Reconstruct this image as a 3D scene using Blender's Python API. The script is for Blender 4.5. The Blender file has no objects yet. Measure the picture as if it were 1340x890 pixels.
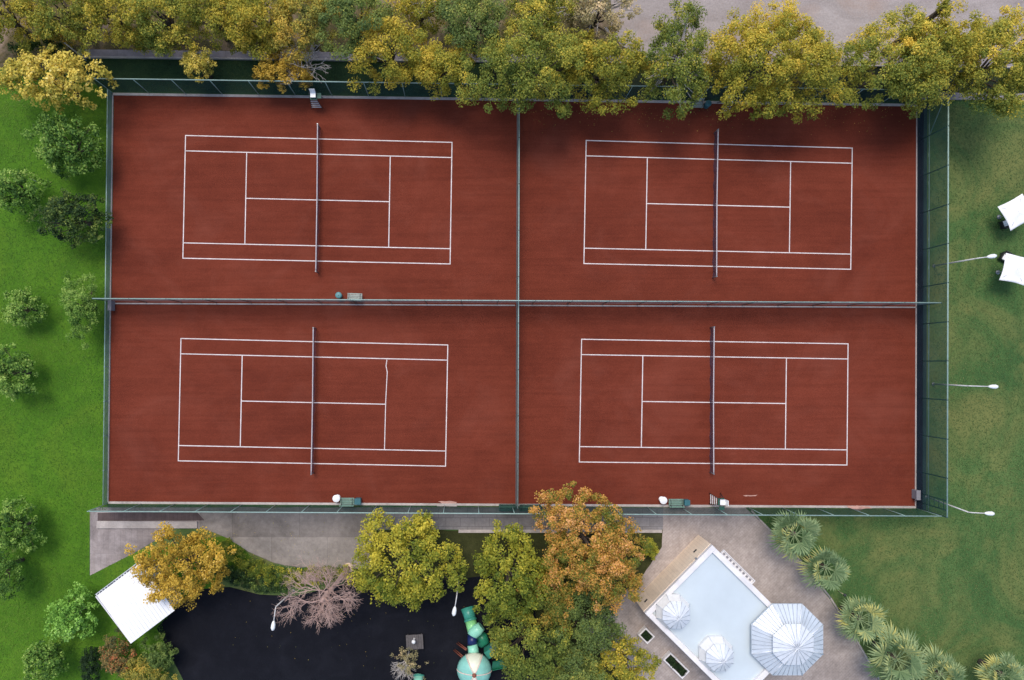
import bpy, bmesh, math, random
import numpy as np
from mathutils import Vector, geometry
R = math.radians
PI = math.pi
random.seed(7)
rng = np.random.default_rng(11)
SC = bpy.context.scene
COL = SC.collection

# ------------------------------------------------------------------ survey frame
CAM_H = 62.0                      # drone height in metres
PPM = 14.66                       # photo pixels per metre on the ground
NX, NY = 612.0, 478.0             # point straight below the drone
def G(px, py, z=0.0):
    s = (CAM_H - z) / CAM_H / PPM
    return Vector(((px - NX) * s, (NY - py) * s, z))
def G2(px, py, z=0.0):
    v = G(px, py, z)
    return (v.x, v.y)

# ------------------------------------------------------------------ materials
def new_mat(name):
    m = bpy.data.materials.new(name)
    m.use_nodes = True
    nt = m.node_tree
    b = nt.nodes['Principled BSDF']
    return m, nt, b
def nd(nt, t, **kw):
    n = nt.nodes.new(t)
    for k, v in kw.items():
        setattr(n, k, v)
    return n
def noise(nt, scale, detail=4, rough=0.55, stretch=None, coord='Object', dist=0.0):
    tc = nd(nt, 'ShaderNodeTexCoord')
    mp = nd(nt, 'ShaderNodeMapping')
    if stretch: mp.inputs['Scale'].default_value = stretch
    nt.links.new(tc.outputs[coord], mp.inputs[0])
    n = nd(nt, 'ShaderNodeTexNoise')
    n.inputs['Scale'].default_value = scale
    n.inputs['Detail'].default_value = detail
    n.inputs['Roughness'].default_value = rough
    n.inputs['Distortion'].default_value = dist
    nt.links.new(mp.outputs[0], n.inputs['Vector'])
    return n.outputs['Fac']
def ramp(nt, fac, stops):
    r = nd(nt, 'ShaderNodeValToRGB')
    e = r.color_ramp.elements
    while len(e) < len(stops): e.new(0.5)
    for el, (p, c) in zip(e, stops):
        el.position = p
        el.color = (*c, 1) if len(c) == 3 else c
    nt.links.new(fac, r.inputs[0])
    return r.outputs[0]
def mixc(nt, a, b, fac, mode='MIX'):
    m = nd(nt, 'ShaderNodeMix', data_type='RGBA', blend_type=mode)
    if isinstance(fac, float): m.inputs[0].default_value = fac
    else: nt.links.new(fac, m.inputs[0])
    for s, i in ((a, 6), (b, 7)):
        if isinstance(s, tuple): m.inputs[i].default_value = (*s, 1)
        else: nt.links.new(s, m.inputs[i])
    return m.outputs[2]
def bump(nt, b, fac, strength, dist=0.05):
    n = nd(nt, 'ShaderNodeBump')
    n.inputs['Strength'].default_value = strength
    n.inputs['Distance'].default_value = dist
    nt.links.new(fac, n.inputs['Height'])
    nt.links.new(n.outputs[0], b.inputs['Normal'])
def scl(c, k): return tuple(min(1, x * k) for x in c)

def plain(name, col, rough=0.5, metal=0.0, vary=0.15, scale=3.0, spec=0.5):
    m, nt, b = new_mat(name)
    f = noise(nt, scale, 5, 0.6)
    c = ramp(nt, f, [(0.3, scl(col, 1 - vary)), (0.7, scl(col, 1 + vary * 0.6))])
    nt.links.new(c, b.inputs['Base Color'])
    b.inputs['Roughness'].default_value = rough
    b.inputs['Metallic'].default_value = metal
    b.inputs['Specular IOR Level'].default_value = spec
    return m

def ground_mat(name, stops, big=0.07, mid=0.6, fine=9.0, midw=0.35, finew=0.35, patch=None, rough=0.95, bumpk=0.3, stretch=None, streak=None):
    """three octaves of mottling: broad patches, tufts, and grain"""
    m, nt, b = new_mat(name)
    f1 = noise(nt, big, 5, 0.6, stretch, dist=0.6)
    f2 = noise(nt, mid, 5, 0.65, stretch)
    f3 = noise(nt, fine, 4, 0.7)
    ma = nd(nt, 'ShaderNodeMath', operation='MULTIPLY_ADD'); ma.inputs[1].default_value = midw; 
    nt.links.new(f2, ma.inputs[0]); 
    sc = nd(nt, 'ShaderNodeMath', operation='MULTIPLY'); sc.inputs[1].default_value = 1 - midw - finew
    nt.links.new(f1, sc.inputs[0]); nt.links.new(sc.outputs[0], ma.inputs[2])
    mb = nd(nt, 'ShaderNodeMath', operation='MULTIPLY_ADD'); mb.inputs[1].default_value = finew
    nt.links.new(f3, mb.inputs[0]); nt.links.new(ma.outputs[0], mb.inputs[2])
    c = ramp(nt, mb.outputs[0], stops)
    if patch:
        pc, pscale, lo, hi, amt = patch
        fp = noise(nt, pscale, 6, 0.65, dist=0.8)
        mr = nd(nt, 'ShaderNodeMapRange'); mr.inputs['From Min'].default_value = lo; mr.inputs['From Max'].default_value = hi
        mr.inputs['To Max'].default_value = amt
        nt.links.new(fp, mr.inputs['Value'])
        c = mixc(nt, c, pc, mr.outputs[0])
    if streak:
        fs_ = noise(nt, 1.0, 3, 0.6, streak, dist=0.25)
        c = mixc(nt, c, ramp(nt, fs_, [(0.35, (0.88, 0.87, 0.86)), (0.6, (1, 1, 1))]), 1.0, 'MULTIPLY')
    nt.links.new(c, b.inputs['Base Color'])
    b.inputs['Roughness'].default_value = rough
    b.inputs['Specular IOR Level'].default_value = 0.2
    bump(nt, b, f3, bumpk, 0.06)
    return m

M = {}
M['clay'] = ground_mat('clay', [(0.36, (0.118, 0.0222, 0.0112)), (0.5, (0.160, 0.0315, 0.0155)), (0.64, (0.202, 0.0425, 0.0222))],
                       big=0.11, mid=0.5, fine=9, midw=0.28, finew=0.36, patch=((0.222, 0.060, 0.037), 0.17, 0.5, 0.75, 0.45), bumpk=0.25, stretch=(0.8, 1.25, 1), streak=(0.12, 2.6, 1))
M['lawn'] = ground_mat('lawn', [(0.36, (0.034, 0.082, 0.026)), (0.5, (0.055, 0.118, 0.032)), (0.62, (0.115, 0.172, 0.052))],
                       big=0.09, mid=0.7, fine=8, patch=((0.185, 0.185, 0.058), 0.14, 0.46, 0.66, 0.75), stretch=(1.5, 0.7, 1), finew=0.42, midw=0.28)
M['bright_lawn'] = ground_mat('bright_lawn', [(0.36, (0.042, 0.112, 0.009)), (0.5, (0.066, 0.165, 0.010)), (0.64, (0.112, 0.225, 0.016))],
                       big=0.09, mid=0.6, fine=8, patch=((0.14, 0.205, 0.018), 0.14, 0.50, 0.74, 0.5))
M['shade_lawn'] = ground_mat('shade_lawn', [(0.36, (0.014, 0.036, 0.016)), (0.5, (0.026, 0.058, 0.022)), (0.64, (0.05, 0.085, 0.028))], big=0.12, mid=0.8)  # lawn green darkened: shade of the tree row painted into the colour
M['bed'] = ground_mat('bed', [(0.36, (0.020, 0.020, 0.008)), (0.5, (0.038, 0.042, 0.012)), (0.64, (0.07, 0.07, 0.025))], big=0.2, mid=1.2)
M['tree_shade_paint'] = ground_mat('tree_shade_paint', [(0.36, (0.008, 0.012, 0.007)), (0.5, (0.016, 0.024, 0.013)), (0.66, (0.04, 0.04, 0.02))], big=0.2, mid=1.2)  # near-black ground colour with tree shade painted in
M['dirt'] = ground_mat('dirt', [(0.34, (0.22, 0.185, 0.165)), (0.5, (0.33, 0.285, 0.265)), (0.66, (0.45, 0.40, 0.375))], big=0.12, mid=0.7, fine=6,
                       stretch=(0.5, 1.3, 1), patch=((0.36, 0.25, 0.19), 0.2, 0.5, 0.75, 0.6))
M['leaf_litter'] = ground_mat('leaf_litter', [(0.36, (0.035, 0.035, 0.014)), (0.5, (0.09, 0.075, 0.03)), (0.64, (0.20, 0.14, 0.06))], big=0.3, mid=1.4, finew=0.45, patch=((0.36, 0.25, 0.20), 0.35, 0.5, 0.7, 0.7))
M['playground'] = ground_mat('playground', [(0.36, (0.0032, 0.0035, 0.0065)), (0.5, (0.0048, 0.0053, 0.009)), (0.66, (0.010, 0.0105, 0.016))], big=0.15, mid=1.0, bumpk=0.2, rough=0.9, patch=((0.018, 0.019, 0.026), 0.22, 0.5, 0.78, 0.5))
M['drain'] = ground_mat('drain', [(0.36, (0.014, 0.022, 0.030)), (0.5, (0.026, 0.037, 0.046)), (0.66, (0.06, 0.068, 0.072))], big=0.15, mid=0.8, stretch=(2, 0.6, 1))  # dark blue-grey ground colour of the strip along the right fence

def concrete(name, col, joints=None, jointcol=0.35, vary=0.3, rot=0.0, mortar=0.018, jmix=0.75, wear=0.6):
    m, nt, b = new_mat(name)
    f1 = noise(nt, 0.22, 6, 0.65, dist=0.7); f2 = noise(nt, 2.2, 6, 0.7); f3 = noise(nt, 14, 3, 0.7)
    c = ramp(nt, f1, [(0.3, scl(col, 1 - vary)), (0.55, col), (0.75, scl(col, 1 + vary * 0.6))])
    c2 = ramp(nt, f2, [(0.3, (0.62, 0.60, 0.60)), (0.6, (1, 1, 1))])
    c = mixc(nt, c, c2, wear, 'MULTIPLY')
    c3 = ramp(nt, f3, [(0.3, (0.75, 0.75, 0.75)), (0.6, (1, 1, 1))])
    c = mixc(nt, c, c3, wear, 'MULTIPLY')
    if joints:
        tc = nd(nt, 'ShaderNodeTexCoord'); mp = nd(nt, 'ShaderNodeMapping'); mp.inputs['Rotation'].default_value[2] = rot
        nt.links.new(tc.outputs['Object'], mp.inputs[0])
        br = nd(nt, 'ShaderNodeTexBrick'); br.inputs['Scale'].default_value = 1
        br.inputs['Brick Width'].default_value = joints[0]; br.inputs['Row Height'].default_value = joints[1]
        br.inputs['Mortar Size'].default_value = mortar
        br.inputs['Color1'].default_value = (1, 1, 1, 1); br.inputs['Color2'].default_value = (0.80, 0.78, 0.76, 1)
        br.inputs['Mortar'].default_value = (jointcol, jointcol, jointcol, 1)
        nt.links.new(mp.outputs[0], br.inputs['Vector'])
        c = mixc(nt, c, br.outputs['Color'], jmix, 'MULTIPLY')
    nt.links.new(c, b.inputs['Base Color'])
    b.inputs['Roughness'].default_value = 0.9
    b.inputs['Specular IOR Level'].default_value = 0.25
    bump(nt, b, f3, 0.2, 0.02)
    return m
M['concrete'] = concrete('concrete', (0.275, 0.245, 0.22), (6.0, 9), 0.45, vary=0.45)
M['warm_concrete'] = concrete('warm_concrete', (0.36, 0.32, 0.28), (5.0, 9), 0.5, vary=0.4)
M['walk_pavers'] = concrete('walk_pavers', (0.30, 0.28, 0.275), (1.3, 0.8), 0.35, vary=0.45)
M['plaza_pavers'] = concrete('plaza_pavers', (0.47, 0.40, 0.36), (0.42, 0.21), 0.62, rot=R(-42), vary=0.38, jmix=0.5)
M['kerb'] = concrete('kerb', (0.52, 0.46, 0.42), None, vary=0.35)
M['path_slab'] = concrete('path_slab', (0.36, 0.32, 0.33), (2.4, 5), 0.5)
M['brown_boards'] = concrete('brown_boards', (0.13, 0.095, 0.092), (0.35, 3.0), 0.6)
M['stone'] = concrete('stone', (0.96, 0.78, 0.60), (0.75, 0.3), 0.62, mortar=0.015, jmix=0.4, vary=0.15, wear=0.3)
M['old_slab'] = concrete('old_slab', (0.40, 0.345, 0.33), (0.5, 2.4), 0.7, vary=0.6)

M['line_paint'] = plain('line_paint', (0.74, 0.66, 0.63), 0.8, vary=0.22, scale=1.5)
M['fence_metal'] = plain('fence_metal', (0.26, 0.38, 0.35), 0.5, vary=0.2)
M['fence_pale'] = plain('fence_pale', (0.29, 0.41, 0.37), 0.5, vary=0.2)
M['fence_dark'] = plain('fence_dark', (0.02, 0.06, 0.05), 0.5)
M['white_paint'] = plain('white_paint', (0.80, 0.80, 0.80), 0.5, vary=0.05)
M['roof_white'] = plain('roof_white', (0.84, 0.84, 0.84), 0.45, vary=0.05, scale=0.8)
M['pole_white'] = plain('pole_white', (0.62, 0.60, 0.58), 0.5, vary=0.1)
M['lamp_white'] = plain('lamp_white', (0.85, 0.85, 0.84), 0.35, vary=0.03)
M['fabric_white'] = plain('fabric_white', (0.86, 0.85, 0.84), 0.9, vary=0.06, scale=1.2)
M['parapet'] = plain('parapet', (0.78, 0.75, 0.74), 0.7, vary=0.14, scale=1.0)
M['roof_blue'] = plain('roof_blue', (0.56, 0.63, 0.66), 0.55, vary=0.07, scale=0.35)
M['zinc'] = plain('zinc', (0.58, 0.63, 0.68), 0.42, metal=0.12, vary=0.14, scale=1.1)
M['zinc_pale'] = plain('zinc_pale', (0.70, 0.73, 0.77), 0.45, metal=0.05, vary=0.1)
M['zinc_joint'] = plain('zinc_joint', (0.38, 0.42, 0.47), 0.5)
M['zinc_seam'] = plain('zinc_seam', (0.70, 0.73, 0.77), 0.4, metal=0.2, vary=0.08)
M['panel_white'] = plain('panel_white', (0.76, 0.75, 0.73), 0.45, vary=0.08)
M['glass_blue'] = plain('glass_blue', (0.25, 0.33, 0.38), 0.15)
M['net_tape'] = plain('net_tape', (0.50, 0.46, 0.47), 0.8)
M['bench_green'] = plain('bench_green', (0.16, 0.27, 0.21), 0.6, vary=0.25, scale=8)
M['bench_dark_green'] = plain('bench_dark_green', (0.015, 0.09, 0.065), 0.55, vary=0.25)
M['bench_grey'] = plain('bench_grey', (0.33, 0.37, 0.33), 0.7, vary=0.25, scale=8)
M['dark_metal'] = plain('dark_metal', (0.025, 0.03, 0.03), 0.5)
M['steel'] = plain('steel', (0.24, 0.25, 0.26), 0.4, metal=0.6)
M['bin_teal'] = plain('bin_teal', (0.03, 0.13, 0.15), 0.5)
M['bin_round'] = plain('bin_round', (0.10, 0.26, 0.27), 0.5)
M['bark'] = plain('bark', (0.10, 0.075, 0.055), 0.95, vary=0.4, scale=7)
M['pale_bark'] = plain('pale_bark', (0.55, 0.37, 0.31), 0.95, vary=0.3, scale=5)
M['grey_twigs'] = plain('grey_twigs', (0.58, 0.52, 0.47), 0.95, vary=0.3, scale=5)
M['cut_wood'] = plain('cut_wood', (0.62, 0.47, 0.33), 0.9)
M['soil'] = plain('soil', (0.03, 0.022, 0.016), 0.95, vary=0.3, scale=6)
M['grey_box'] = plain('grey_box', (0.23, 0.22, 0.24), 0.6, vary=0.15)
M['rattan'] = plain('rattan', (0.02, 0.02, 0.022), 0.7)
M['wood_deck'] = plain('wood_deck', (0.12, 0.105, 0.10), 0.85, vary=0.3, scale=4)
M['slide_teal'] = plain('slide_teal', (0.05, 0.30, 0.22), 0.35, vary=0.1)
M['slide_green'] = plain('slide_green', (0.24, 0.62, 0.24), 0.35, vary=0.1)
M['slide_mint'] = plain('slide_mint', (0.28, 0.66, 0.48), 0.35, vary=0.1)
M['slide_navy'] = plain('slide_navy', (0.008, 0.02, 0.10), 0.35)
M['slide_blue'] = plain('slide_blue', (0.04, 0.18, 0.36), 0.4)
M['slide_deep'] = plain('slide_deep', (0.02, 0.22, 0.12), 0.4)
M['dome_cream'] = plain('dome_cream', (0.72, 0.74, 0.58), 0.4, vary=0.05)
M['dome_mint'] = plain('dome_mint', (0.24, 0.55, 0.46), 0.4, vary=0.15)
M['dome_trim'] = plain('dome_trim', (0.72, 0.55, 0.48), 0.4)
M['red_brown'] = plain('red_brown', (0.24, 0.07, 0.04), 0.5)
M['clay_dust'] = plain('clay_dust', (0.52, 0.30, 0.24), 0.95, vary=0.25, scale=2)

def screen_mat(name, col, alpha):
    m, nt, b = new_mat(name)
    f = noise(nt, 0.5, 5, 0.6)
    c = ramp(nt, f, [(0.3, scl(col, 0.75)), (0.7, scl(col, 1.25))])
    nt.links.new(c, b.inputs['Base Color'])
    b.inputs['Roughness'].default_value = 0.8
    b.inputs['Alpha'].default_value = alpha
    b.inputs['Specular IOR Level'].default_value = 0.1
    return m
M['fence_net'] = screen_mat('fence_net', (0.018, 0.055, 0.050), 0.55)
M['fence_net_thin'] = screen_mat('fence_net_thin', (0.030, 0.085, 0.072), 0.56)
M['divider_net'] = screen_mat('divider_net', (0.22, 0.31, 0.30), 0.6)
M['windscreen'] = screen_mat('windscreen', (0.02, 0.035, 0.05), 0.85)
M['court_net'] = screen_mat('court_net', (0.10, 0.07, 0.10), 0.7)

def leaf_mat(name, stops, trans=0.3):
    m, nt, b = new_mat(name)
    at = nd(nt, 'ShaderNodeAttribute'); at.attribute_name = 'tint'
    c = ramp(nt, at.outputs['Fac'], stops)
    nt.links.new(c, b.inputs['Base Color'])
    b.inputs['Roughness'].default_value = 0.65
    b.inputs['Specular IOR Level'].default_value = 0.25
    tr = nd(nt, 'ShaderNodeBsdfTranslucent'); nt.links.new(c, tr.inputs[0])
    mx = nd(nt, 'ShaderNodeMixShader'); mx.inputs[0].default_value = trans
    nt.links.new(b.outputs[0], mx.inputs[1]); nt.links.new(tr.outputs[0], mx.inputs[2])
    nt.links.new(mx.outputs[0], nt.nodes['Material Output'].inputs[0])
    return m
LEAF = {
 'yellowgreen': [(0.1, (0.075, 0.095, 0.014)), (0.4, (0.19, 0.185, 0.022)), (0.7, (0.37, 0.28, 0.032)), (0.95, (0.52, 0.37, 0.06))],
 'olive':       [(0.1, (0.055, 0.080, 0.014)), (0.4, (0.12, 0.140, 0.022)), (0.7, (0.26, 0.225, 0.030)), (0.95, (0.46, 0.33, 0.045))],
 'amber':       [(0.1, (0.10, 0.115, 0.025)), (0.4, (0.23, 0.205, 0.035)), (0.7, (0.44, 0.29, 0.045)), (0.95, (0.56, 0.36, 0.09))],
 'gold':        [(0.1, (0.20, 0.14, 0.02)), (0.4, (0.40, 0.26, 0.03)), (0.7, (0.57, 0.38, 0.06)), (0.95, (0.68, 0.50, 0.17))],
 'gold_green':  [(0.1, (0.14, 0.15, 0.02)), (0.4, (0.36, 0.30, 0.05)), (0.7, (0.55, 0.42, 0.08)), (0.95, (0.66, 0.50, 0.19))],
 'lime':        [(0.1, (0.075, 0.110, 0.014)), (0.4, (0.19, 0.205, 0.022)), (0.7, (0.37, 0.32, 0.034)), (0.95, (0.52, 0.43, 0.05))],
 'green':       [(0.1, (0.035, 0.060, 0.014)), (0.4, (0.068, 0.105, 0.024)), (0.7, (0.12, 0.155, 0.035)), (0.95, (0.20, 0.215, 0.05))],
 'forest':      [(0.1, (0.040, 0.065, 0.020)), (0.4, (0.085, 0.120, 0.030)), (0.7, (0.15, 0.170, 0.035)), (0.95, (0.30, 0.255, 0.05))],
 'mid_green':   [(0.1, (0.026, 0.066, 0.010)), (0.4, (0.082, 0.160, 0.024)), (0.7, (0.17, 0.265, 0.048)), (0.95, (0.28, 0.36, 0.09))],
 'bright':      [(0.1, (0.06, 0.145, 0.018)), (0.4, (0.125, 0.25, 0.036)), (0.7, (0.19, 0.34, 0.06)), (0.95, (0.27, 0.41, 0.11))],
 'dark':        [(0.1, (0.012, 0.028, 0.010)), (0.4, (0.028, 0.058, 0.014)), (0.7, (0.075, 0.12, 0.024)), (0.95, (0.20, 0.25, 0.05))],
 'hedge_dark':  [(0.1, (0.008, 0.022, 0.008)), (0.5, (0.018, 0.042, 0.014)), (0.95, (0.045, 0.08, 0.025))],
 'orange':      [(0.1, (0.09, 0.115, 0.018)), (0.4, (0.27, 0.19, 0.03)), (0.7, (0.50, 0.25, 0.055)), (0.95, (0.56, 0.31, 0.12))],
 'beige':       [(0.1, (0.14, 0.13, 0.06)), (0.4, (0.30, 0.25, 0.12)), (0.7, (0.46, 0.35, 0.18)), (0.95, (0.58, 0.44, 0.28))],
 'russet':      [(0.1, (0.04, 0.055, 0.02)), (0.4, (0.10, 0.09, 0.03)), (0.7, (0.24, 0.16, 0.05)), (0.95, (0.42, 0.10, 0.05))],
 'palm':        [(0.1, (0.06, 0.10, 0.042)), (0.4, (0.12, 0.175, 0.08)), (0.7, (0.21, 0.26, 0.12)), (0.95, (0.40, 0.36, 0.11))],
}
for k, v in LEAF.items(): M['leaf_' + k] = leaf_mat('leaf_' + k, [(p_, scl(c_, {'mid_green': 1.7, 'bright': 1.75, 'green': 2.1, 'forest': 1.95, 'dark': 1.4, 'hedge_dark': 1.2, 'palm': 1.65, 'olive': 2.0, 'gold': 1.45, 'orange': 1.5, 'lime': 1.5}.get(k, 1.75))) for p_, c_ in v])

# ------------------------------------------------------------------ object helpers
def tag(o, label, cat=None, group=None, kind=None):
    o['label'] = label
    if cat: o['category'] = cat
    if group: o['group'] = group
    if kind: o['kind'] = kind
    return o
def thing(name, label, cat, loc=(0, 0, 0), rz=0.0, group=None):
    o = bpy.data.objects.new(name, None); COL.objects.link(o)
    o.empty_display_size = 0.3
    o.location = loc; o.rotation_euler = (0, 0, rz)
    return tag(o, label, cat, group)
def copy_tree(o, parent=None):
    c = o.copy(); COL.objects.link(c)
    if parent: c.parent = parent
    for ch in [x for x in bpy.data.objects if x.parent == o]:
        copy_tree(ch, c)
    return c

class MB:
    def __init__(s): s.v = []; s.f = []; s.m = []; s.sm = []
    def add(s, vs, fs, mi=0, smooth=False):
        o = len(s.v); s.v += [tuple(x) for x in vs]
        s.f += [tuple(i + o for i in f) for f in fs]
        s.m += [mi] * len(fs); s.sm += [smooth] * len(fs); return s
    def box(s, c, d, rz=0.0, mi=0, rx=0.0):
        hx, hy, hz = d[0] / 2, d[1] / 2, d[2] / 2
        vs = []
        for x, y, z in ((-hx,-hy,-hz),(hx,-hy,-hz),(hx,hy,-hz),(-hx,hy,-hz),(-hx,-hy,hz),(hx,-hy,hz),(hx,hy,hz),(-hx,hy,hz)):
            y, z = y * math.cos(rx) - z * math.sin(rx), y * math.sin(rx) + z * math.cos(rx)
            x, y = x * math.cos(rz) - y * math.sin(rz), x * math.sin(rz) + y * math.cos(rz)
            vs.append((c[0] + x, c[1] + y, c[2] + z))
        return s.add(vs, [(0,3,2,1),(4,5,6,7),(0,1,5,4),(1,2,6,5),(2,3,7,6),(3,0,4,7)], mi)
    def tube(s, pts, rad, n=8, mi=0, caps=True, smooth=True):
        pts = [Vector(p) for p in pts]
        if not isinstance(rad, (list, tuple)): rad = [rad] * len(pts)
        vs, fs = [], []
        prev = None
        for i, p in enumerate(pts):
            t = (pts[min(i + 1, len(pts) - 1)] - pts[max(i - 1, 0)]).normalized()
            if prev is None:
                a = t.cross(Vector((0, 0, 1)) if abs(t.z) < 0.9 else Vector((1, 0, 0))).normalized()
            else:
                a = (prev - t * prev.dot(t)).normalized()
            prev = a
            b = t.cross(a)
            for k in range(n):
                an = 2 * PI * k / n
                vs.append(p + (a * math.cos(an) + b * math.sin(an)) * rad[i])
        for i in range(len(pts) - 1):
            for k in range(n):
                k2 = (k + 1) % n
                fs.append((i * n + k, i * n + k2, (i + 1) * n + k2, (i + 1) * n + k))
        s.add(vs, fs, mi, smooth)
        if caps:
            o = len(s.v) - len(vs)
            s.f += [tuple(o + k for k in reversed(range(n))), tuple(o + (len(pts) - 1) * n + k for k in range(n))]
            s.m += [mi, mi]; s.sm += [False, False]
        return s
    def lathe(s, c, prof, n=24, mi=0, smooth=True, ang0=0.0):
        vs, fs = [], []
        for r, z in prof:
            for k in range(n):
                an = ang0 + 2 * PI * k / n
                vs.append((c[0] + r * math.cos(an), c[1] + r * math.sin(an), c[2] + z))
        for i in range(len(prof) - 1):
            for k in range(n):
                k2 = (k + 1) % n
                fs.append((i * n + k, i * n + k2, (i + 1) * n + k2, (i + 1) * n + k))
        fs.append(tuple(range((len(prof) - 1) * n, len(prof) * n)))
        fs.append(tuple(reversed(range(n))))
        return s.add(vs, fs, mi, smooth)
    def prism(s, poly, z0, z1, mi=0):
        n = len(poly)
        a = sum(poly[i][0] * poly[(i + 1) % n][1] - poly[(i + 1) % n][0] * poly[i][1] for i in range(n))
        if a < 0: poly = poly[::-1]
        vs = [(x, y, z0) for x, y in poly] + [(x, y, z1) for x, y in poly]
        fs = [tuple(reversed(range(n))), tuple(range(n, 2 * n))]
        fs += [(i, (i + 1) % n, n + (i + 1) % n, n + i) for i in range(n)]
        return s.add(vs, fs, mi)
    def build(s, name, mats, parent=None, loc=None):
        me = bpy.data.meshes.new(name)
        me.from_pydata(s.v, [], s.f)
        for m in (mats if isinstance(mats, (list, tuple)) else [mats]): me.materials.append(M[m] if isinstance(m, str) else m)
        me.polygons.foreach_set('material_index', s.m)
        me.polygons.foreach_set('use_smooth', s.sm)
        me.update()
        o = bpy.data.objects.new(name, me); COL.objects.link(o)
        if parent: o.parent = parent
        if loc is not None: o.location = loc
        return o

def bevel(o, w=0.02, seg=2):
    b = o.modifiers.new('bevel', 'BEVEL'); b.width = w; b.segments = seg; b.limit_method = 'ANGLE'
    return o

def sheet(name, px_poly, z, mat, label, cat='ground', wob=0.0, kind='structure', step=0.6):
    pts = [G2(*p) for p in px_poly]
    if wob:
        rs = random.Random(len(name) * 31 + len(pts))
        out = []
        for i, a in enumerate(pts):
            b = pts[(i + 1) % len(pts)]
            d = math.hypot(b[0] - a[0], b[1] - a[1]); n = max(1, int(d / step))
            nx, ny = -(b[1] - a[1]) / max(d, 1e-6), (b[0] - a[0]) / max(d, 1e-6)
            ph = [rs.uniform(0, 6.28) for _ in range(3)]
            for k in range(n):
                t = k / n
                w = wob * (math.sin(d * t * 1.3 + ph[0]) * 0.5 + math.sin(d * t * 3.1 + ph[1]) * 0.3 + rs.uniform(-0.4, 0.4)) * min(1, 4 * t, 4 * (1 - t) + 0.2)
                out.append((a[0] + (b[0] - a[0]) * t + nx * w, a[1] + (b[1] - a[1]) * t + ny * w))
        pts = out
    n = len(pts)
    ar = sum(pts[i][0] * pts[(i + 1) % n][1] - pts[(i + 1) % n][0] * pts[i][1] for i in range(n))
    if ar < 0: pts = pts[::-1]
    me = bpy.data.meshes.new(name)
    vv, _, ff, *_r = geometry.delaunay_2d_cdt([Vector(p) for p in pts], [], [list(range(n))], 1, 1e-5)
    me.from_pydata([(p.x, p.y, z) for p in vv], [], ff)
    me.materials.append(M[mat])
    o = bpy.data.objects.new(name, me); COL.objects.link(o)
    return tag(o, label, cat, None, kind)

# ------------------------------------------------------------------ ground
o = MB().add([(-320, -320, 0), (320, -320, 0), (320, 320, 0), (-320, 320, 0)], [(0, 1, 2, 3)]).build('lawn', 'lawn')
tag(o, 'mottled olive green lawn spreading right of the courts to the edges', 'lawn', None, 'structure')
sheet('lawn', [(-900, 92), (60, 92), (150, 118), (141, 669), (117, 669), (117, 753), (172, 722), (300, 700), (330, 730), (215, 815), (240, 1400), (-900, 1400)], 0.004,
      'bright_lawn', 'vivid green lawn with young trees left of the courts', 'lawn')
sheet('lawn', [(95, 70), (1215, 84), (1215, 145), (140, 130)], 0.008, 'shade_lawn', 'grass strip between the top fence and the path with shade painted into its green', 'lawn', 0.1)
sheet('ground', [(-900, -900), (820, -900), (820, 74), (112, 68), (60, 92), (-900, 92)], 0.010, 'leaf_litter', 'leaf strewn earth under the dense autumn trees', 'ground')
sheet('road', [(770, -900), (2300, -900), (2300, 84), (850, 74), (800, 40)], 0.014, 'dirt', 'pale dusty road beyond the row of trees', 'road', 0.9)
sheet('garden_bed', [(640, 80), (1420, 90), (1420, 122), (1203, 122), (1203, 133), (640, 126)], 0.012, 'tree_shade_paint', 'added dark sheet standing in for tree shade under the front row trees', 'bed', 0.3)  # added dark sheet standing in for tree shade on the grass
pth = MB()
def strip_px(mb, a, b, wpx, z0, z1):
    a = Vector(G2(*a)); b = Vector(G2(*b)); d = (b - a).normalized(); n = Vector((-d.y, d.x)) * (wpx / PPM / 2)
    mb.prism([tuple(a + n), tuple(b + n), tuple(b - n), tuple(a - n)], z0, z1)
strip_px(pth, (103, 70), (1420, 84.5), 9, -0.05, 0.15)
tag(pth.build('path', 'path_slab'), 'narrow raised concrete path along the foot of the tree row', 'path', None, 'structure')
kb = MB(); strip_px(kb, (103, 75.5), (1420, 90), 2, -0.05, 0.22)
tag(bevel(kb.build('kerb', 'kerb')), 'thin pale kerb along the grass side of the path', 'kerb', None, 'structure')
sl = MB(); strip_px(sl, (1205, 126), (1345, 127.5), 9, -0.05, 0.12)
tag(sl.build('path', 'path_slab'), 'short grey slab path under the corner tree by the lawn', 'path', None, 'structure')

sheet('playground', [(245, 900), (205, 822), (250, 772), (300, 768), (340, 778), (385, 780), (450, 765), (600, 757), (640, 745), (700, 800), (730, 900), (730, 1100), (245, 1100)], 0.012, 'playground',
      'near black rubber playground surface around the slides', 'playground')
sheet('garden_bed', [(470, 694), (870, 694), (866, 716), (838, 760), (775, 815), (840, 900), (840, 1100), (735, 1100), (700, 800), (640, 752), (600, 758), (450, 768)], 0.016, 'bed',
      'dark mossy garden bed under the trees beside the walkway', 'bed', 0.08)
sheet('walkway', [(262, 664), (487.5, 664), (487.5, 745), (430, 742), (392, 743), (360, 737), (325, 722), (297, 704), (262, 690)], 0.020, 'concrete', 'grey concrete walkway widening below the bottom fence', 'path', 0.05)
sheet('walkway', [(296, 703), (487, 703), (487, 744.5), (430, 741.5), (392, 742.5), (360, 736.5), (325, 721.5)], 0.026, 'warm_concrete', 'warmer pale concrete slab along the hedge', 'path')
sheet('walkway', [(488, 664), (868, 664), (868, 693), (488, 693)], 0.020, 'walk_pavers', 'grey slab walkway along the bottom fence beside the mossy bed', 'path')
sheet('walkway', [(118, 669), (128, 664), (261.5, 664), (261.5, 692), (236, 688), (175, 724), (118, 753)], 0.024, 'old_slab', 'stained pale slab corner between lawn and shed', 'path')
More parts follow.
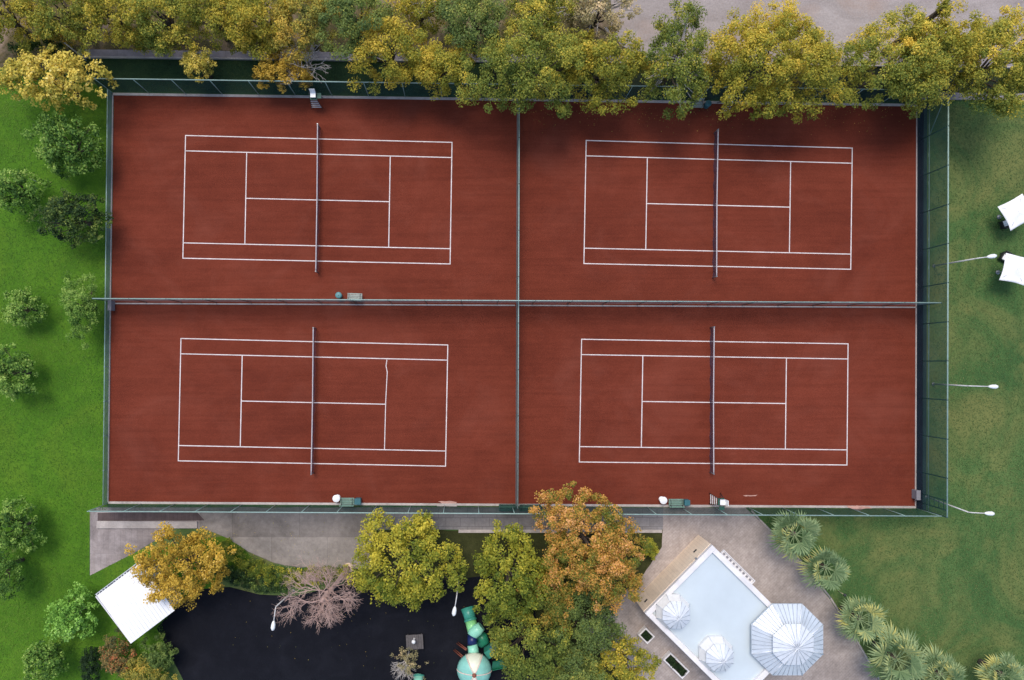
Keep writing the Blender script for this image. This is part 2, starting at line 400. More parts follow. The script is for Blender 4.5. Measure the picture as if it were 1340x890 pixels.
sheet('walkway', [(128, 671), (258, 670), (268, 681), (128, 682)], 0.028, 'brown_boards', 'dark brown paved strip beside the pale step', 'path')
st = MB(); a_ = G2(127.5, 681.5); b_ = G2(259, 682); c_ = G2(259, 691); d_ = G2(127.5, 691)
st.prism([a_, b_, c_, d_], 0, 0.18)
tag(bevel(st.build('step', 'kerb')), 'long pale concrete step on the slab corner', 'step', None, 'structure')
sheet('plaza', [(868, 664), (975, 664), (992, 680), (1012, 700), (1050, 738), (1085, 783), (1112, 826), (1152, 895), (1200, 1000), (800, 1000), (842, 897), (800, 870), (766, 822), (790, 792), (836, 760), (866, 716)], 0.022, 'plaza_pavers',
      'grey paved plaza curving around the white building', 'plaza', 0.04)
kb = MB(); strip_px(kb, (600, 695), (866, 695), 4, -0.02, 0.12)
tag(bevel(kb.build('kerb', 'kerb')), 'weathered pale kerb between slab walkway and mossy bed', 'kerb', None, 'structure')
pe = MB()
pp = [G2(*p) for p in [(983, 668), (994, 680), (1014, 700), (1052, 738), (1087, 783), (1114, 826), (1154, 895), (1200, 980)]]
for p, q in zip(pp[:-1], pp[1:]): pe.tube([(p[0], p[1], 0.0), (q[0], q[1], 0.0)], 0.09, 6)
tag(pe.build('kerb', 'kerb'), 'curved low kerb between plaza paving and palm lawn', 'kerb', None, 'structure')

# ------------------------------------------------------------------ courts
TL, TR, BR, BL = (149, 124.5), (1199, 139), (1197, 662.5), (142.5, 656.5)
MT, MBm, ML, MR, MC = (677, 131.5), (675, 659.3), (146, 394.5), (1199, 399.5), (676.5, 396.8)
def lerp(a, b, t): return (a[0] + (b[0] - a[0]) * t, a[1] + (b[1] - a[1]) * t)
courts = [
 ([TL, MT, MC, ML], [(243, 177.5), (591.5, 186.5), (589, 345.5), (239.5, 338)], 'clay court at upper left, the one overhung only at its right corner', [(415.9, 163), (413.6, 355.5)]),
 ([MT, TR, MR, MC], [(767, 184), (1115, 194), (1113, 352.5), (764, 345)], 'clay court at upper right with tree crowns hanging over its back edge', [(939.2, 170), (937.2, 362)]),
 ([ML, MC, MBm, BL], [(237, 443), (586, 451.5), (583, 610), (233.5, 603)], 'clay court at lower left whose service line has a kink', [(410.3, 429), (407.6, 620.5)]),
 ([MC, MR, BR, MBm], [(761, 444), (1109.5, 450), (1108, 608.5), (758, 604.5)], 'clay court at lower right nearest the white building', [(934.0, 428), (933.4, 620)]),
]
LW = 0.08
def seg(mb, a, b, z, w=LW):
    a = Vector(a); b = Vector(b); d = (b - a).normalized(); n = Vector((-d.y, d.x)) * w / 2
    a = a - d * w / 2; b = b + d * w / 2
    mb.add([(*(a - n), z), (*(b - n), z), (*(b + n), z), (*(a + n), z)], [(0, 1, 2, 3)])
for i, (quad, ln, lab, net) in enumerate(courts):
    c = sheet('tennis_court', quad, 0.030, 'clay', lab, 'tennis court')
    q = [Vector(G2(*p)) for p in ln]
    def P(u, v):
        return (q[0] * (1 - u) + q[1] * u) * (1 - v) + (q[3] * (1 - u) + q[2] * u) * v
    mb = MB(); z0 = 0.034
    s1, s2, sv = 1.372 / 10.97, 1 - 1.372 / 10.97, 5.485 / 23.77
    zz = [z0 + 0.0015 * k for k in range(4)]
    seg(mb, P(0, 0), P(1, 0), zz[0]); seg(mb, P(0, 1), P(1, 1), zz[0])
    seg(mb, P(0, 0), P(0, 1), zz[1]); seg(mb, P(1, 0), P(1, 1), zz[1])
    seg(mb, P(0, s1), P(1, s1), zz[2]); seg(mb, P(0, s2), P(1, s2), zz[2])
    seg(mb, P(sv, s1), P(sv, s2), zz[3])
    if i == 2:
        kk = [Vector(G2(*p)) for p in ((506.3, 471), (505.2, 479), (506.8, 487), (504.8, 525), (503.2, 588))]
        kz = zz[3]
        for a, b in zip(kk[:-1], kk[1:]): seg(mb, a, b, kz, LW * 0.85); kz += 0.0004
    else:
        seg(mb, P(1 - sv, s1), P(1 - sv, s2), zz[3])
    seg(mb, P(sv, 0.5), P(1 - sv, 0.5), z0 - 0.001)
    pass
    mb.build('court_line', 'line_paint', c)

kerb = MB()
def kerb_line(a, b, w=0.16, h=0.10, off=0.0, lab=''):
    a = Vector(G2(*a)); b = Vector(G2(*b)); d = (b - a).normalized(); n = Vector((-d.y, d.x))
    k = MB(); a = a + n * off; b = b + n * off
    k.prism([tuple(a - n * w / 2), tuple(b - n * w / 2), tuple(b + n * w / 2), tuple(a + n * w / 2)], -0.02, h)
    return tag(bevel(k.build('kerb', 'kerb')), lab, 'kerb', None, 'structure')
kerb_line((148, 123.4), (1200, 138), 0.22, lab='pale kerb between the top fence and the red clay')
kerb_line((142, 657.6), (1198, 663.6), 0.20, lab='pale kerb between the bottom fence and the red clay')
kerb_line((147, 397.2), (674, 399.7), 0.12, lab='pale strip under the divider fence between the left hand courts')
kerb_line((678, 399.7), (1199, 402.3), 0.12, lab='pale strip under the divider fence between the right hand courts')
kerb_line((148, 124.5), (141.7, 657), 0.10, lab='thin pale kerb between bright lawn and red clay')
kerb_line((1199.6, 139.5), (1197.7, 662), 0.14, lab='pale chipped kerb beside the dark strip')
sheet('drain', [(1200.5, 138), (1213, 138), (1212, 668), (1198.7, 664)], 0.026, 'drain', 'dark blue grey strip between clay and right fence mesh', 'drain')  # dark blue-grey ground strip along the foot of the right fence

# ------------------------------------------------------------------ tennis nets
net_group = 'tennis nets across the clay courts'
net_labels = ['mauve grey tennis net on the court above the round teal bin',
              'mauve grey tennis net on the court overhung by tree crowns',
              'mauve grey tennis net above the white round table and green bench',
              'mauve grey tennis net on the court nearest the white building']
for i, (quad, ln, lab, (na, nb)) in enumerate(courts):
    a, b = G(*na, 0.95), G(*nb, 0.95)
    a.z = b.z = 0.03
    d = b - a; L = d.length; u = d.normalized(); nrm = Vector((-u.y, u.x, 0))
    t = thing('tennis_net', net_labels[i], 'tennis net', a, math.atan2(u.y, u.x), net_group)
    for x in (0, L):
        p = MB().tube([(x, 0, 0), (x, 0, 1.12)], 0.055, 10).build('post', 'steel', t)
    n = 28; vs = []; fs = []
    hh = []
    for k in range(n + 1):
        s = k / n; h = 1.04 - 0.13 * (1 - abs(2 * s - 1))
        hh.append(h)
        vs += [(L * s, 0.05 * math.sin(k * 1.7), 0.04), (L * s, 0, h)]
        if k: fs.append((2 * k - 2, 2 * k, 2 * k + 1, 2 * k - 1))
    MB().add(vs, fs).build('net_mesh', 'court_net', t)
    tp = MB()
    tp.tube([(L * k / n, 0, hh[k]) for k in range(n + 1)], 0.05, 6)
    tp.build('tape', 'net_tape', t)
    MB().box((L / 2, 0, 0.45), (0.06, 0.03, 0.9)).build('centre_strap', 'net_tape', t)

# ------------------------------------------------------------------ fences
def fence(label, p0, p1, h, spacing, netmat='fence_net', railmat='fence_pale', postmat='fence_metal', r=0.035, rail_r=0.045,
          midrail=None, windscreen=None, skip_end=False, off0=0.0, postr=None):
    a, b = G(*p0), G(*p1)
    d = b - a; L = d.length
    t = thing('fence', label, 'fence', a, math.atan2(d.y, d.x), 'green mesh fences around the courts')
    n = max(1, round(L / spacing))
    pm = None
    for k in range(n + 1):
        x = L * k / n
        if pm is None:
            pm = MB().tube([(0, 0, 0), (0, 0, h + 0.06)], postr or r, 8).build('post', postmat, t, (x, 0, 0))
        else:
            c = pm.copy(); COL.objects.link(c); c.location = (x, 0, 0)
    MB().tube([(0, 0, h), (L, 0, h)], rail_r, 8).build('top_rail', railmat, t)
    if midrail:
        MB().tube([(0, 0.0, midrail), (L, 0.0, midrail)], rail_r * 0.8, 8).build('middle_rail', railmat, t)
    vs = []; fs = []; m = n * 4
    for k in range(m + 1):
        x = L * k / m; w = 0.03 * math.sin(k * 2.1)
        vs += [(x, 0.06 + w * 0.3, 0.06), (x, 0.06 + w, h * 0.5), (x, 0.06, h - 0.03)]
        if k:
            for j in (0, 1): fs.append((3 * k - 3 + j, 3 * k + j, 3 * k + j + 1, 3 * k - 2 + j))
    MB().add(vs, fs).build('mesh_panel', netmat, t)
    if windscreen:
        MB().add([(0, 0.10, 0.05), (L, 0.10, 0.05), (L, 0.10, windscreen), (0, 0.10, windscreen)], [(0, 1, 2, 3)]).build('windscreen', 'windscreen', t)
    return t, L
fence('long green mesh fence along the top edge of the courts under tree crowns', (147.5, 121.5), (1200, 136), 3.1, 3.25, rail_r=0.05)
fence('green mesh fence along the bottom edge beside the walkway and benches', (1199, 665), (141, 659), 3.3, 3.0, rail_r=0.05)
fence('low green wire fence along the bright lawn left of the courts', (146.2, 122), (140.4, 659), 0.72, 3.1, 'divider_net', r=0.04)
fr, Lr = fence('tall green mesh fence with middle rail beside the dark strip', (1199.5, 664.5), (1201, 137), 3.95, 3.35, 'fence_net_thin', postmat='fence_dark', rail_r=0.055, midrail=1.55, windscreen=0.95, postr=0.05)
fence('grey green divider fence running across between upper and lower courts', (146, 395.2), (1200, 400.5), 3.2, 3.1, 'divider_net', postmat='fence_dark', r=0.03, rail_r=0.05)
fence('green divider fence running up the middle between neighbouring courts', (675.3, 659), (677.2, 132), 2.2, 4.0, 'divider_net', r=0.04, postmat='fence_dark')
# ladder-like gate panel of the tall fence and its corner braces
gt = MB()
for z in (0.3, 1.0, 1.6, 2.2, 2.8, 3.4): gt.tube([(0.55, -0.08, z), (1.35, -0.08, z)], 0.03, 6)
gt.tube([(0.55, -0.08, 0.05), (0.55, -0.08, 3.9)], 0.05, 8); gt.tube([(1.35, -0.08, 0.05), (1.35, -0.08, 3.9)], 0.05, 8)
gt.build('gate_panel', 'fence_dark', fr)
MB().tube([(Lr - 0.05, -0.06, 3.9), (Lr - 3.2, -0.06, 1.5)], 0.04, 8).build('brace', 'fence_pale', fr)

# ------------------------------------------------------------------ vegetation
def leaf_object(name, cen, nor, size, tint, mat, parent, aspect=0.62):
    n = len(cen)
    nor = nor / np.maximum(np.linalg.norm(nor, axis=1, keepdims=True), 1e-6)
    r = rng.normal(size=(n, 3))
    t = np.cross(nor, r); t /= np.maximum(np.linalg.norm(t, axis=1, keepdims=True), 1e-6)
    b = np.cross(nor, t)
    L = size[:, None] * 0.5
    fold = nor * size[:, None] * 0.10
    v = np.empty((n, 4, 3))
    v[:, 0] = cen - t * L; v[:, 1] = cen - b * L * aspect + fold; v[:, 2] = cen + t * L; v[:, 3] = cen + b * L * aspect + fold
    me = bpy.data.meshes.new(name)
    me.vertices.add(4 * n); me.vertices.foreach_set('co', v.astype(np.float32).ravel())
    me.loops.add(4 * n); me.loops.foreach_set('vertex_index', np.arange(4 * n, dtype=np.int32))
    me.polygons.add(n); me.polygons.foreach_set('loop_start', np.arange(0, 4 * n, 4, dtype=np.int32))
    at = me.attributes.new('tint', 'FLOAT', 'FACE'); at.data.foreach_set('value', np.clip(tint, 0, 1).astype(np.float32))
    me.materials.append(M[mat])
    me.update(); me.validate()
    o = bpy.data.objects.new(name, me); COL.objects.link(o)
    if parent: o.parent = parent
    return o

def clumps_to_leaves(cc, rc, per, leaf, tint_mean=0.45, tint_var=0.22, flat=0.75, ctint=None):
    k = len(cc)
    d = rng.normal(size=(k, per, 3)); d /= np.linalg.norm(d, axis=2, keepdims=True)
    rad = rng.random((k, per, 1)) ** 0.45
    off = d * rad * rc[:, None, None]; off[..., 2] *= flat
    cen = cc[:, None, :] + off
    nor = d * 0.7 + np.array([0, 0, 0.75]) + rng.normal(size=(k, per, 3)) * 0.45
    ct = rng.normal(0, tint_var * 0.8, size=(k, 1)) if ctint is None else ctint[:, None]
    tint = tint_mean + ct + rng.normal(0, tint_var * 0.55, size=(k, per))
    size = leaf * rng.uniform(0.65, 1.3, size=(k, per))
    return cen.reshape(-1, 3), nor.reshape(-1, 3), size.ravel(), tint.ravel()

def crown_clumps(rx, ry, rz, nc, seed, low=-0.35, lump=0.2, hollow=0.35):
    r_ = np.random.default_rng(seed)
    ph = r_.uniform(0, 6.28, 5)
    z = r_.uniform(low, 1, nc); a = r_.uniform(0, 2 * PI, nc)
    s = np.sqrt(np.maximum(0, 1 - z * z))
    mod = 1 + lump * (0.5 * np.sin(2 * a + ph[0]) + 0.5 * np.sin(3 * a + ph[1]) + 0.45 * np.sin(5 * a + ph[2] + 2 * z) + 0.35 * np.sin(8 * a + ph[3]))
    rad = (1 - (1 - hollow) * r_.random(nc) ** 1.7) * mod
    rad = np.where(r_.random(nc) < 0.08, rad * 1.13, rad)
    return np.stack([rx * s * np.cos(a) * rad, ry * s * np.sin(a) * rad, rz * z * (0.65 + 0.35 * rad)], 1)

TREES = 0
def tree(px, py, rx, ry, h, kind, label, group, cat='tree', name='tree', leaf=0.165, dens=1.0, clump=0.62, lump=0.2,
         tint=0.45, var=0.22, rz=None, trunk=True, bare=0, low=-0.35, hollow=0.35, bark='bark', sun_grad=0.0):
    global TREES
    TREES += 1
    seed = 100 + TREES * 7
    rs = random.Random(seed)
    mrx = rx / PPM
    rz = rz or min(0.46 * h, 0.85 * mrx)
    zc = max(h - rz, rz * 0.4)
    s = (CAM_H - zc - rz * 0.3) / CAM_H
    base = G(px, py, zc + rz * 0.3); base.z = 0
    rx = rx / PPM * s; ry = ry / PPM * s
    clump = min(clump, 0.42 * min(rx, ry))
    rxx, ryy = max(rx - clump * 0.55, 0.15), max(ry - clump * 0.55, 0.15)
    area = PI * rx * ry
    nc = max(14, int(area * 3.6 * dens * (0.62 / clump) ** 2 * 0.8))
    per = int(np.clip(95 * (clump / 0.62) ** 2 * (0.20 / leaf) ** 2, 20, 400))
    t = thing(name, label, cat, base, 0.0, group)
    cc = crown_clumps(rxx, ryy, rz, nc, seed, low, lump, hollow) + np.array([0, 0, zc])
    rc = clump * np.random.default_rng(seed + 1).uniform(0.6, 1.25, nc)
    # colour of each spray: broad patches of turned and unturned leaves
    ph = np.random.default_rng(seed + 2).uniform(0, 6.28, 6)
    ct = var * (0.6 * np.sin(cc[:, 0] * 0.9 + ph[0]) * np.sin(cc[:, 1] * 1.1 + ph[1]) + 0.5 * np.random.default_rng(seed + 3).normal(size=nc))
    if sun_grad: ct = ct + sun_grad * cc[:, 1] / max(ryy, 0.1)  # sun side yellower, far side darker green: sunlight painted into leaf tint
    cen, nor, size, ti = clumps_to_leaves(cc, rc, per, leaf, tint, var, ctint=ct)
    leaf_object('crown', cen, nor, size, ti, 'leaf_' + kind, t)
    if trunk:
        tr = MB()
        zt = max(zc - rz * 0.55, h * 0.18)
        r0 = 0.035 * h + 0.05
        tr.tube([(0, 0, -0.05), (rs.uniform(-.1, .1), rs.uniform(-.1, .1), zt * 0.5), (0, 0, zt), (rs.uniform(-.2, .2), rs.uniform(-.2, .2), zc + rz * 0.3)], [r0 * 1.1, r0 * .8, r0 * 0.6, r0 * 0.2], 8)
        for k in range(12):
            c = cc[rs.randrange(nc)]
            m = Vector((c[0] * 0.45, c[1] * 0.45, zt + (c[2] - zt) * 0.4)) + Vector((rs.uniform(-.3, .3), rs.uniform(-.3, .3), rs.uniform(-.1, .3)))
            tr.tube([(0, 0, zt * rs.uniform(0.75, 1)), m, tuple(c)], [r0 * 0.36, r0 * 0.2, 0.02], 5, caps=False)
        for k in range(bare):
            c = cc[rs.randrange(nc)] * np.array([1.05, 1.05, 1.0])
            m = (c[0] * 0.5 + rs.uniform(-.3, .3), c[1] * 0.5 + rs.uniform(-.3, .3), zc + (c[2] - zc) * 0.6)
            e = (c[0] + rs.uniform(-.2, .2), c[1] + rs.uniform(-.2, .2), c[2] + 0.45)
            tr.tube([m, tuple(c), e], [0.045, 0.028, 0.01], 4, mi=1, caps=False)
        tr.build('trunk', [bark, 'grey_twigs'], t)
    return t

gT = 'autumn trees in the dense row beyond the top fence'
# --- far row, left part of the belt
tree(-8, 10, 60, 48, 7.5, 'yellowgreen', 'yellow green tree at the left end of the dense back row', gT, sun_grad=0.1)
tree(72, 6, 58, 46, 7.5, 'olive', 'olive yellow tree behind the large golden tree and grey post', gT, tint=0.55)
tree(140, 12, 56, 48, 7.2, 'yellowgreen', 'yellow tinged tree just right of the thin grey post', gT)
tree(206, 14, 54, 48, 7.4, 'olive', 'olive tree behind the start of the concrete path', gT, tint=0.55)
tree(272, 14, 56, 48, 7.0, 'yellowgreen', 'yellow green tree behind the small solitary bush on the grass strip', gT)
tree(335, 17, 54, 48, 7.4, 'yellowgreen', 'loose yellow tree behind the half bare orange bush', gT, tint=0.5)
tree(395, 22, 48, 52, 7.0, 'amber', 'amber tree touching the first dark green tree of the row', gT)
tree(50, 62, 42, 10, 2.2, 'dark', 'dark ivy like shrub beneath the back row beside the grey post', 'shrubs', 'shrub', 'shrub', trunk=False, clump=0.4)
tree(78, 47, 34, 12, 2.6, 'amber', 'low amber bush in front of the back row beside the grey post', gT, 'bush', 'bush', clump=0.5)
tree(200, 54, 44, 11, 3.4, 'yellowgreen', 'low yellow bush leaning over the path left of the solitary bush', gT, 'bush', 'bush', clump=0.5)
tree(345, 57, 50, 12, 3.6, 'yellowgreen', 'low yellow green bush over the path above the half bare bush', gT, 'bush', 'bush', clump=0.5)
# --- middle of the belt
tree(462, 22, 52, 52, 8.5, 'forest', 'full dark green tree between amber and yellow neighbours', gT, lump=0.25)
tree(548, 8, 44, 30, 6.0, 'yellowgreen', 'small yellow tree with bare brown twigs between two dark green trees', gT, bare=30, dens=0.8)
tree(622, 20, 52, 50, 8.5, 'forest', 'dark green tree behind the wide yellow tree of the front row', gT, lump=0.25)
tree(705, 12, 48, 40, 7.5, 'olive', 'olive green tree with brown twigs left of the beige one', gT, bare=40, dens=0.85)
tree(785, 8, 54, 50, 7.5, 'beige', 'withered beige tree at the edge of the dusty road', gT, bare=110, dens=0.65, clump=0.5)
# --- front row
gF = 'trees of the front row overhanging the top fence'
tree(508, 62, 70, 46, 7.0, 'yellowgreen', 'wide yellow tree overhanging the grass strip beside the half bare bush', gF, tint=0.58, lump=0.3, sun_grad=0.08)
tree(580, 82, 46, 38, 6.5, 'yellowgreen', 'loose yellow green tree between the wide yellow and the broad green one', gF, tint=0.5, lump=0.3)
tree(688, 80, 84, 74, 9.0, 'olive', 'broad green yellow tree hanging over the end of the middle fence', gF, lump=0.22, sun_grad=0.16)
tree(788, 84, 72, 52, 7.5, 'yellowgreen', 'mustard tree overhanging the top fence right of the broad green one', gF, lump=0.25, sun_grad=0.12)
tree(888, 78, 50, 70, 8.0, 'olive', 'sparse green tree with bare grey branches and fresh green top', gF, bare=120, dens=0.95, lump=0.26, tint=0.35)
tree(1014, 80, 96, 74, 8.5, 'yellowgreen', 'very wide yellow green tree standing against the dusty road', gF, tint=0.5, lump=0.12, sun_grad=0.14, dens=1.35)
tree(1180, 80, 72, 70, 8.5, 'olive', 'yellow green tree at the corner where top and tall fences meet', gF, tint=0.55, lump=0.14, sun_grad=0.14, dens=1.3)
tree(1240, 62, 56, 54, 8.5, 'yellowgreen', 'mid sized tree with a sprig reaching into the dusty road', gF, tint=0.5, lump=0.3, sun_grad=0.1)
tree(1316, 78, 62, 70, 9.0, 'olive', 'olive tree over the short slab path at the lawn corner', gF, tint=0.56, lump=0.16, sun_grad=0.14, dens=1.3)
tree(1236, 10, 10, 16, 8.2, 'yellowgreen', 'thin leafy sapling sticking out into the dusty road', gF, clump=0.3)
# --- grass strip
tree(259, 82, 26, 18, 4.0, 'gold_green', 'small solitary yellow bush on the dark grass strip', 'bushes on the grass strip', 'bush', 'bush', leaf=0.13, clump=0.34, lump=0.3)
tree(368, 93, 40, 23, 4.2, 'gold', 'half bare orange yellow bush against the top fence', 'bushes on the grass strip', 'bush', 'bush', leaf=0.15, clump=0.36, bare=0, dens=1.2, tint=0.45, lump=0.25)

# --- left lawn
gL = 'trees on the bright lawn left of the courts'
tree(66, 100, 72, 42, 6.0, 'gold_green', 'large golden tree at the top corner of the bright lawn', gL, tint=0.5, leaf=0.24, clump=0.5, lump=0.16)
tree(84, 186, 50, 42, 4.6, 'mid_green', 'round glossy green tree just below the large golden tree', gL, leaf=0.22, clump=0.42, lump=0.14, var=0.34, tint=0.4)
tree(20, 250, 34, 32, 4.2, 'mid_green', 'green tree beside the thin wooden stake at the picture edge', gL, leaf=0.22, clump=0.4, tint=0.42, var=0.32)
tree(92, 284, 44, 40, 4.8, 'dark', 'darkest green tree on the lawn with lime leaf tips', gL, leaf=0.19, clump=0.4, tint=0.5, var=0.3)
tree(28, 403, 25, 27, 3.0, 'mid_green', 'small pale green round tree left of the feathery one', gL, leaf=0.19, clump=0.34, tint=0.58, var=0.32)
tree(102, 400, 25, 46, 3.8, 'mid_green', 'feathery tree with dark top beside the end of the divider fence', gL, leaf=0.14, clump=0.36, tint=0.5, lump=0.26, dens=0.9)
tree(14, 487, 31, 36, 3.8, 'mid_green', 'green tree alone at the middle of the left picture edge', gL, leaf=0.21, clump=0.38, tint=0.5, var=0.34)
tree(14, 692, 36, 38, 4.2, 'mid_green', 'leafy green tree at the left edge level with the brown paved strip', gL, leaf=0.21, clump=0.4, tint=0.5, var=0.34)
tree(0, 745, 24, 40, 4.0, 'mid_green', 'darker green tree just below another at the left edge', gL, leaf=0.17, clump=0.38, tint=0.35)
tree(92, 808, 33, 38, 3.6, 'bright', 'bright lime green tree left of the white shed', gL, leaf=0.21, clump=0.38, tint=0.5, var=0.28)
tree(56, 865, 32, 30, 3.4, 'mid_green', 'deep green tree in the bottom corner below the lime green one', gL, leaf=0.22, clump=0.38, tint=0.4, var=0.34)
# --- bottom trees
gB = 'autumn trees below the courts'
tree(233, 743, 62, 54, 6.5, 'gold', 'golden tree overhanging the white shed roof', gB, tint=0.42, leaf=0.19, clump=0.5, lump=0.2, dens=1.05)
tree(526, 738, 74, 68, 7.5, 'lime', 'large yellow lime tree between the bare tree and lamp', gB, tint=0.5, leaf=0.2, lump=0.16, clump=0.55, sun_grad=0.2, hollow=0.5)
tree(553, 684, 14, 16, 4.2, 'lime', 'small sprig like sapling poking above the large lime tree', gB, clump=0.28, leaf=0.18, tint=0.4)
tree(668, 755, 58, 62, 7.0, 'lime', 'green and yellow tree right of the playground lamp', gB, tint=0.32, leaf=0.2, clump=0.52, lump=0.2, sun_grad=0.14, hollow=0.5)
tree(770, 714, 74, 72, 8.5, 'orange', 'tall orange tree overlapping the bottom fence', gB, tint=0.52, var=0.36, leaf=0.175, clump=0.5, lump=0.3, hollow=0.4, dens=1.15)
tree(722, 778, 40, 42, 6.2, 'orange', 'dull olive and rust tree wedged between the yellow green and orange trees', gB, tint=0.22, var=0.3, leaf=0.175, clump=0.45, lump=0.28)
tree(800, 752, 46, 42, 6.5, 'orange', 'rusty lower tree between the tall orange one and the plaza', gB, tint=0.42, var=0.28, leaf=0.18, clump=0.45, lump=0.25)
tree(690, 845, 62, 50, 6.5, 'olive', 'dense green tree overhanging the playground slides', gB, tint=0.3, leaf=0.19, lump=0.2, hollow=0.5, sun_grad=0.1)
tree(765, 815, 50, 55, 5.5, 'forest', 'dull dark green tree in the shade below the orange trees', gB, tint=0.3, leaf=0.18, lump=0.25)
tree(822, 872, 42, 36, 5.5, 'yellowgreen', 'yellow tree at the bottom edge beside the square planter', gB, tint=0.45, leaf=0.18, clump=0.42)
tree(755, 880, 44, 36, 5.5, 'forest', 'olive green tree at the bottom edge left of the yellow one', gB, tint=0.5, leaf=0.18)
tree(850, 718, 13, 16, 1.8, 'lime', 'small yellow green shrub at the plaza end of the bed', 'shrubs', 'shrub', 'shrub', leaf=0.12, clump=0.26, trunk=False, tint=0.5)
tree(151, 857, 24, 32, 2.6, 'russet', 'russet red and green shrub below the white shed', 'shrubs', 'shrub', 'shrub', leaf=0.15, clump=0.36, trunk=False, tint=0.36, var=0.36)
tree(206, 856, 24, 26, 2.6, 'green', 'dull green shrub between the shed and the playground', 'shrubs', 'shrub', 'shrub', leaf=0.15, clump=0.36, trunk=False)
tree(190, 882, 34, 24, 2.8, 'amber', 'yellowish shrub at the bottom edge below the shed', 'shrubs', 'shrub', 'shrub', leaf=0.15, clump=0.36, trunk=False, tint=0.3)
tree(117, 872, 14, 26, 2.0, 'hedge_dark', 'very dark clipped shrub between lime tree and russet shrub', 'shrubs', 'shrub', 'shrub', leaf=0.10, clump=0.22, lump=0.08, trunk=False, dens=1.2)

def hedge(label, line, wpx, h, kind, tint=0.45, leaf=0.13):
    pts = [Vector(G2(*p, h * 0.6)) for p in line]
    base = pts[0]
    t = thing('hedge', label, 'hedge', (base.x, base.y, 0), 0.0)
    cc = []
    for a, b in zip(pts[:-1], pts[1:]):
        d = b - a; n = Vector((-d.y, d.x)).normalized(); L = d.length
        for k in range(int(L * 16)):
            s = random.random(); w = random.uniform(-1, 1) * wpx / PPM / 2
            p = a + d * s + n * w - base
            cc.append((p.x, p.y, h * random.uniform(0.35, 1.0) * (1 - 0.25 * abs(w) * 2 * PPM / wpx)))
    cc = np.array(cc); rc = np.full(len(cc), 0.30) * rng.uniform(0.7, 1.3, len(cc))
    leaf_object('foliage', *clumps_to_leaves(cc, rc, 70, leaf, tint, 0.25), 'leaf_' + kind, t)
    st = MB()
    for c in cc[::9]: st.tube([(c[0], c[1], -0.02), tuple(c)], 0.02, 5, caps=False)
    st.build('stems', 'bark', t)
hedge('yellow green hedge curving along the concrete walkway edge', [(292, 712), (312, 731), (345, 750), (385, 758), (420, 752), (452, 752)], 20, 1.1, 'lime', 0.22)
hedge('dark green lower hedge between the yellow one and black playground', [(278, 738), (300, 752), (335, 764), (378, 770)], 18, 0.9, 'dark', 0.45)

# --- bare trees
def branch(mb, p, d, L, r, depth, rs, spread=0.55, up=0.1, sides=5):
    p = Vector(p); d = Vector(d).normalized()
    mid = p + d * L * 0.5 + Vector((rs.gauss(0, 1), rs.gauss(0, 1), rs.gauss(0, 1))) * L * 0.07
    q = p + d * L + Vector((rs.gauss(0, 1), rs.gauss(0, 1), rs.gauss(0, 1))) * L * 0.07
    mb.tube([p, mid, q], [r, r * 0.85, r * 0.68], sides if depth > 2 else 4, caps=False)
    if depth == 0: return
    for k in range(3 if depth > 2 else rs.choice((2, 3))):
        nd_ = (d + Vector((rs.gauss(0, spread), rs.gauss(0, spread), rs.gauss(0, spread * 0.7) + up)))
        s0 = q if k < 2 else mid
        branch(mb, s0, nd_, L * rs.uniform(0.66, 0.88), r * 0.66, depth - 1, rs, spread, up, sides)
rs = random.Random(5)
base = G(456, 743)
t = thing('bare_tree', 'bare pinkish leafless tree leaning over the black playground', 'tree', base)
tip = G(420, 786, 5.6) - base
lean = tip.normalized()
tk = MB().tube([(0, 0, -0.05), tip * 0.5 + Vector((0.1, 0, -0.1)), tip], [0.26, 0.2, 0.16], 10)
tk.build('trunk', 'pale_bark', t)
MB().lathe((0, 0, 0), [(0.50, -0.05), (0.42, 0.12), (0.30, 0.16)], 14).build('root_flare', 'cut_wood', t)
br = MB()
for k in range(13):
    a = 2 * PI * k / 13 + rs.uniform(-.35, .35)
    q_ = rs.uniform(0.62, 1.0)
    L_ = rs.uniform(0.65, 1.3) * (0.8 if math.sin(a) > 0.3 else 1.05)
    branch(br, tip * q_, (math.cos(a), math.sin(a), rs.uniform(-0.05, 0.9)), L_, 0.058, 5, rs, 0.58, 0.03)
br.build('branches', 'pale_bark', t)

rs = random.Random(9)
b2 = G(409, 101)
t = thing('bare_shrub', 'tangle of bare whitish twigs beside the orange bush', 'shrub', (b2.x, b2.y, 0))
br = MB().tube([(0, 0, -0.02), (0, 0, 1.7)], [0.09, 0.06], 8)
for k in range(9):
    a = 2 * PI * k / 9
    branch(br, (0, 0, 1.6), (math.cos(a), math.sin(a), 1.3), 1.05, 0.06, 3, rs, 0.5, 0.0, 4)
br.build('branches', 'grey_twigs', t)

rs = random.Random(12)
b2 = G(536, 850)
t = thing('sparse_tree', 'wispy half bare tree beside the wooden platform', 'tree', (b2.x, b2.y, 0))
br = MB()
cc = []
br.tube([(0, 0, 0), (-0.15, -0.3, 2.2)], [0.07, 0.05], 6)
for k in range(9):
    a = rs.uniform(0, 2 * PI)
    branch(br, (-0.1, -0.2, rs.uniform(1.4, 2.2)), (math.cos(a) * 0.7 - 0.25, math.sin(a) * 0.9 - 0.1, 0.6), 0.62, 0.035, 3, rs, 0.45, 0.0, 4)
br.build('branches', 'grey_twigs', t)
cc = np.stack([rng.normal(0.0, 0.55, 60), rng.normal(0.1, 0.65, 60), rng.uniform(1.9, 3.0, 60)], 1)
leaf_object('crown', *clumps_to_leaves(cc, np.full(60, 0.2), 22, 0.10, 0.3, 0.25), 'leaf_beige', t)

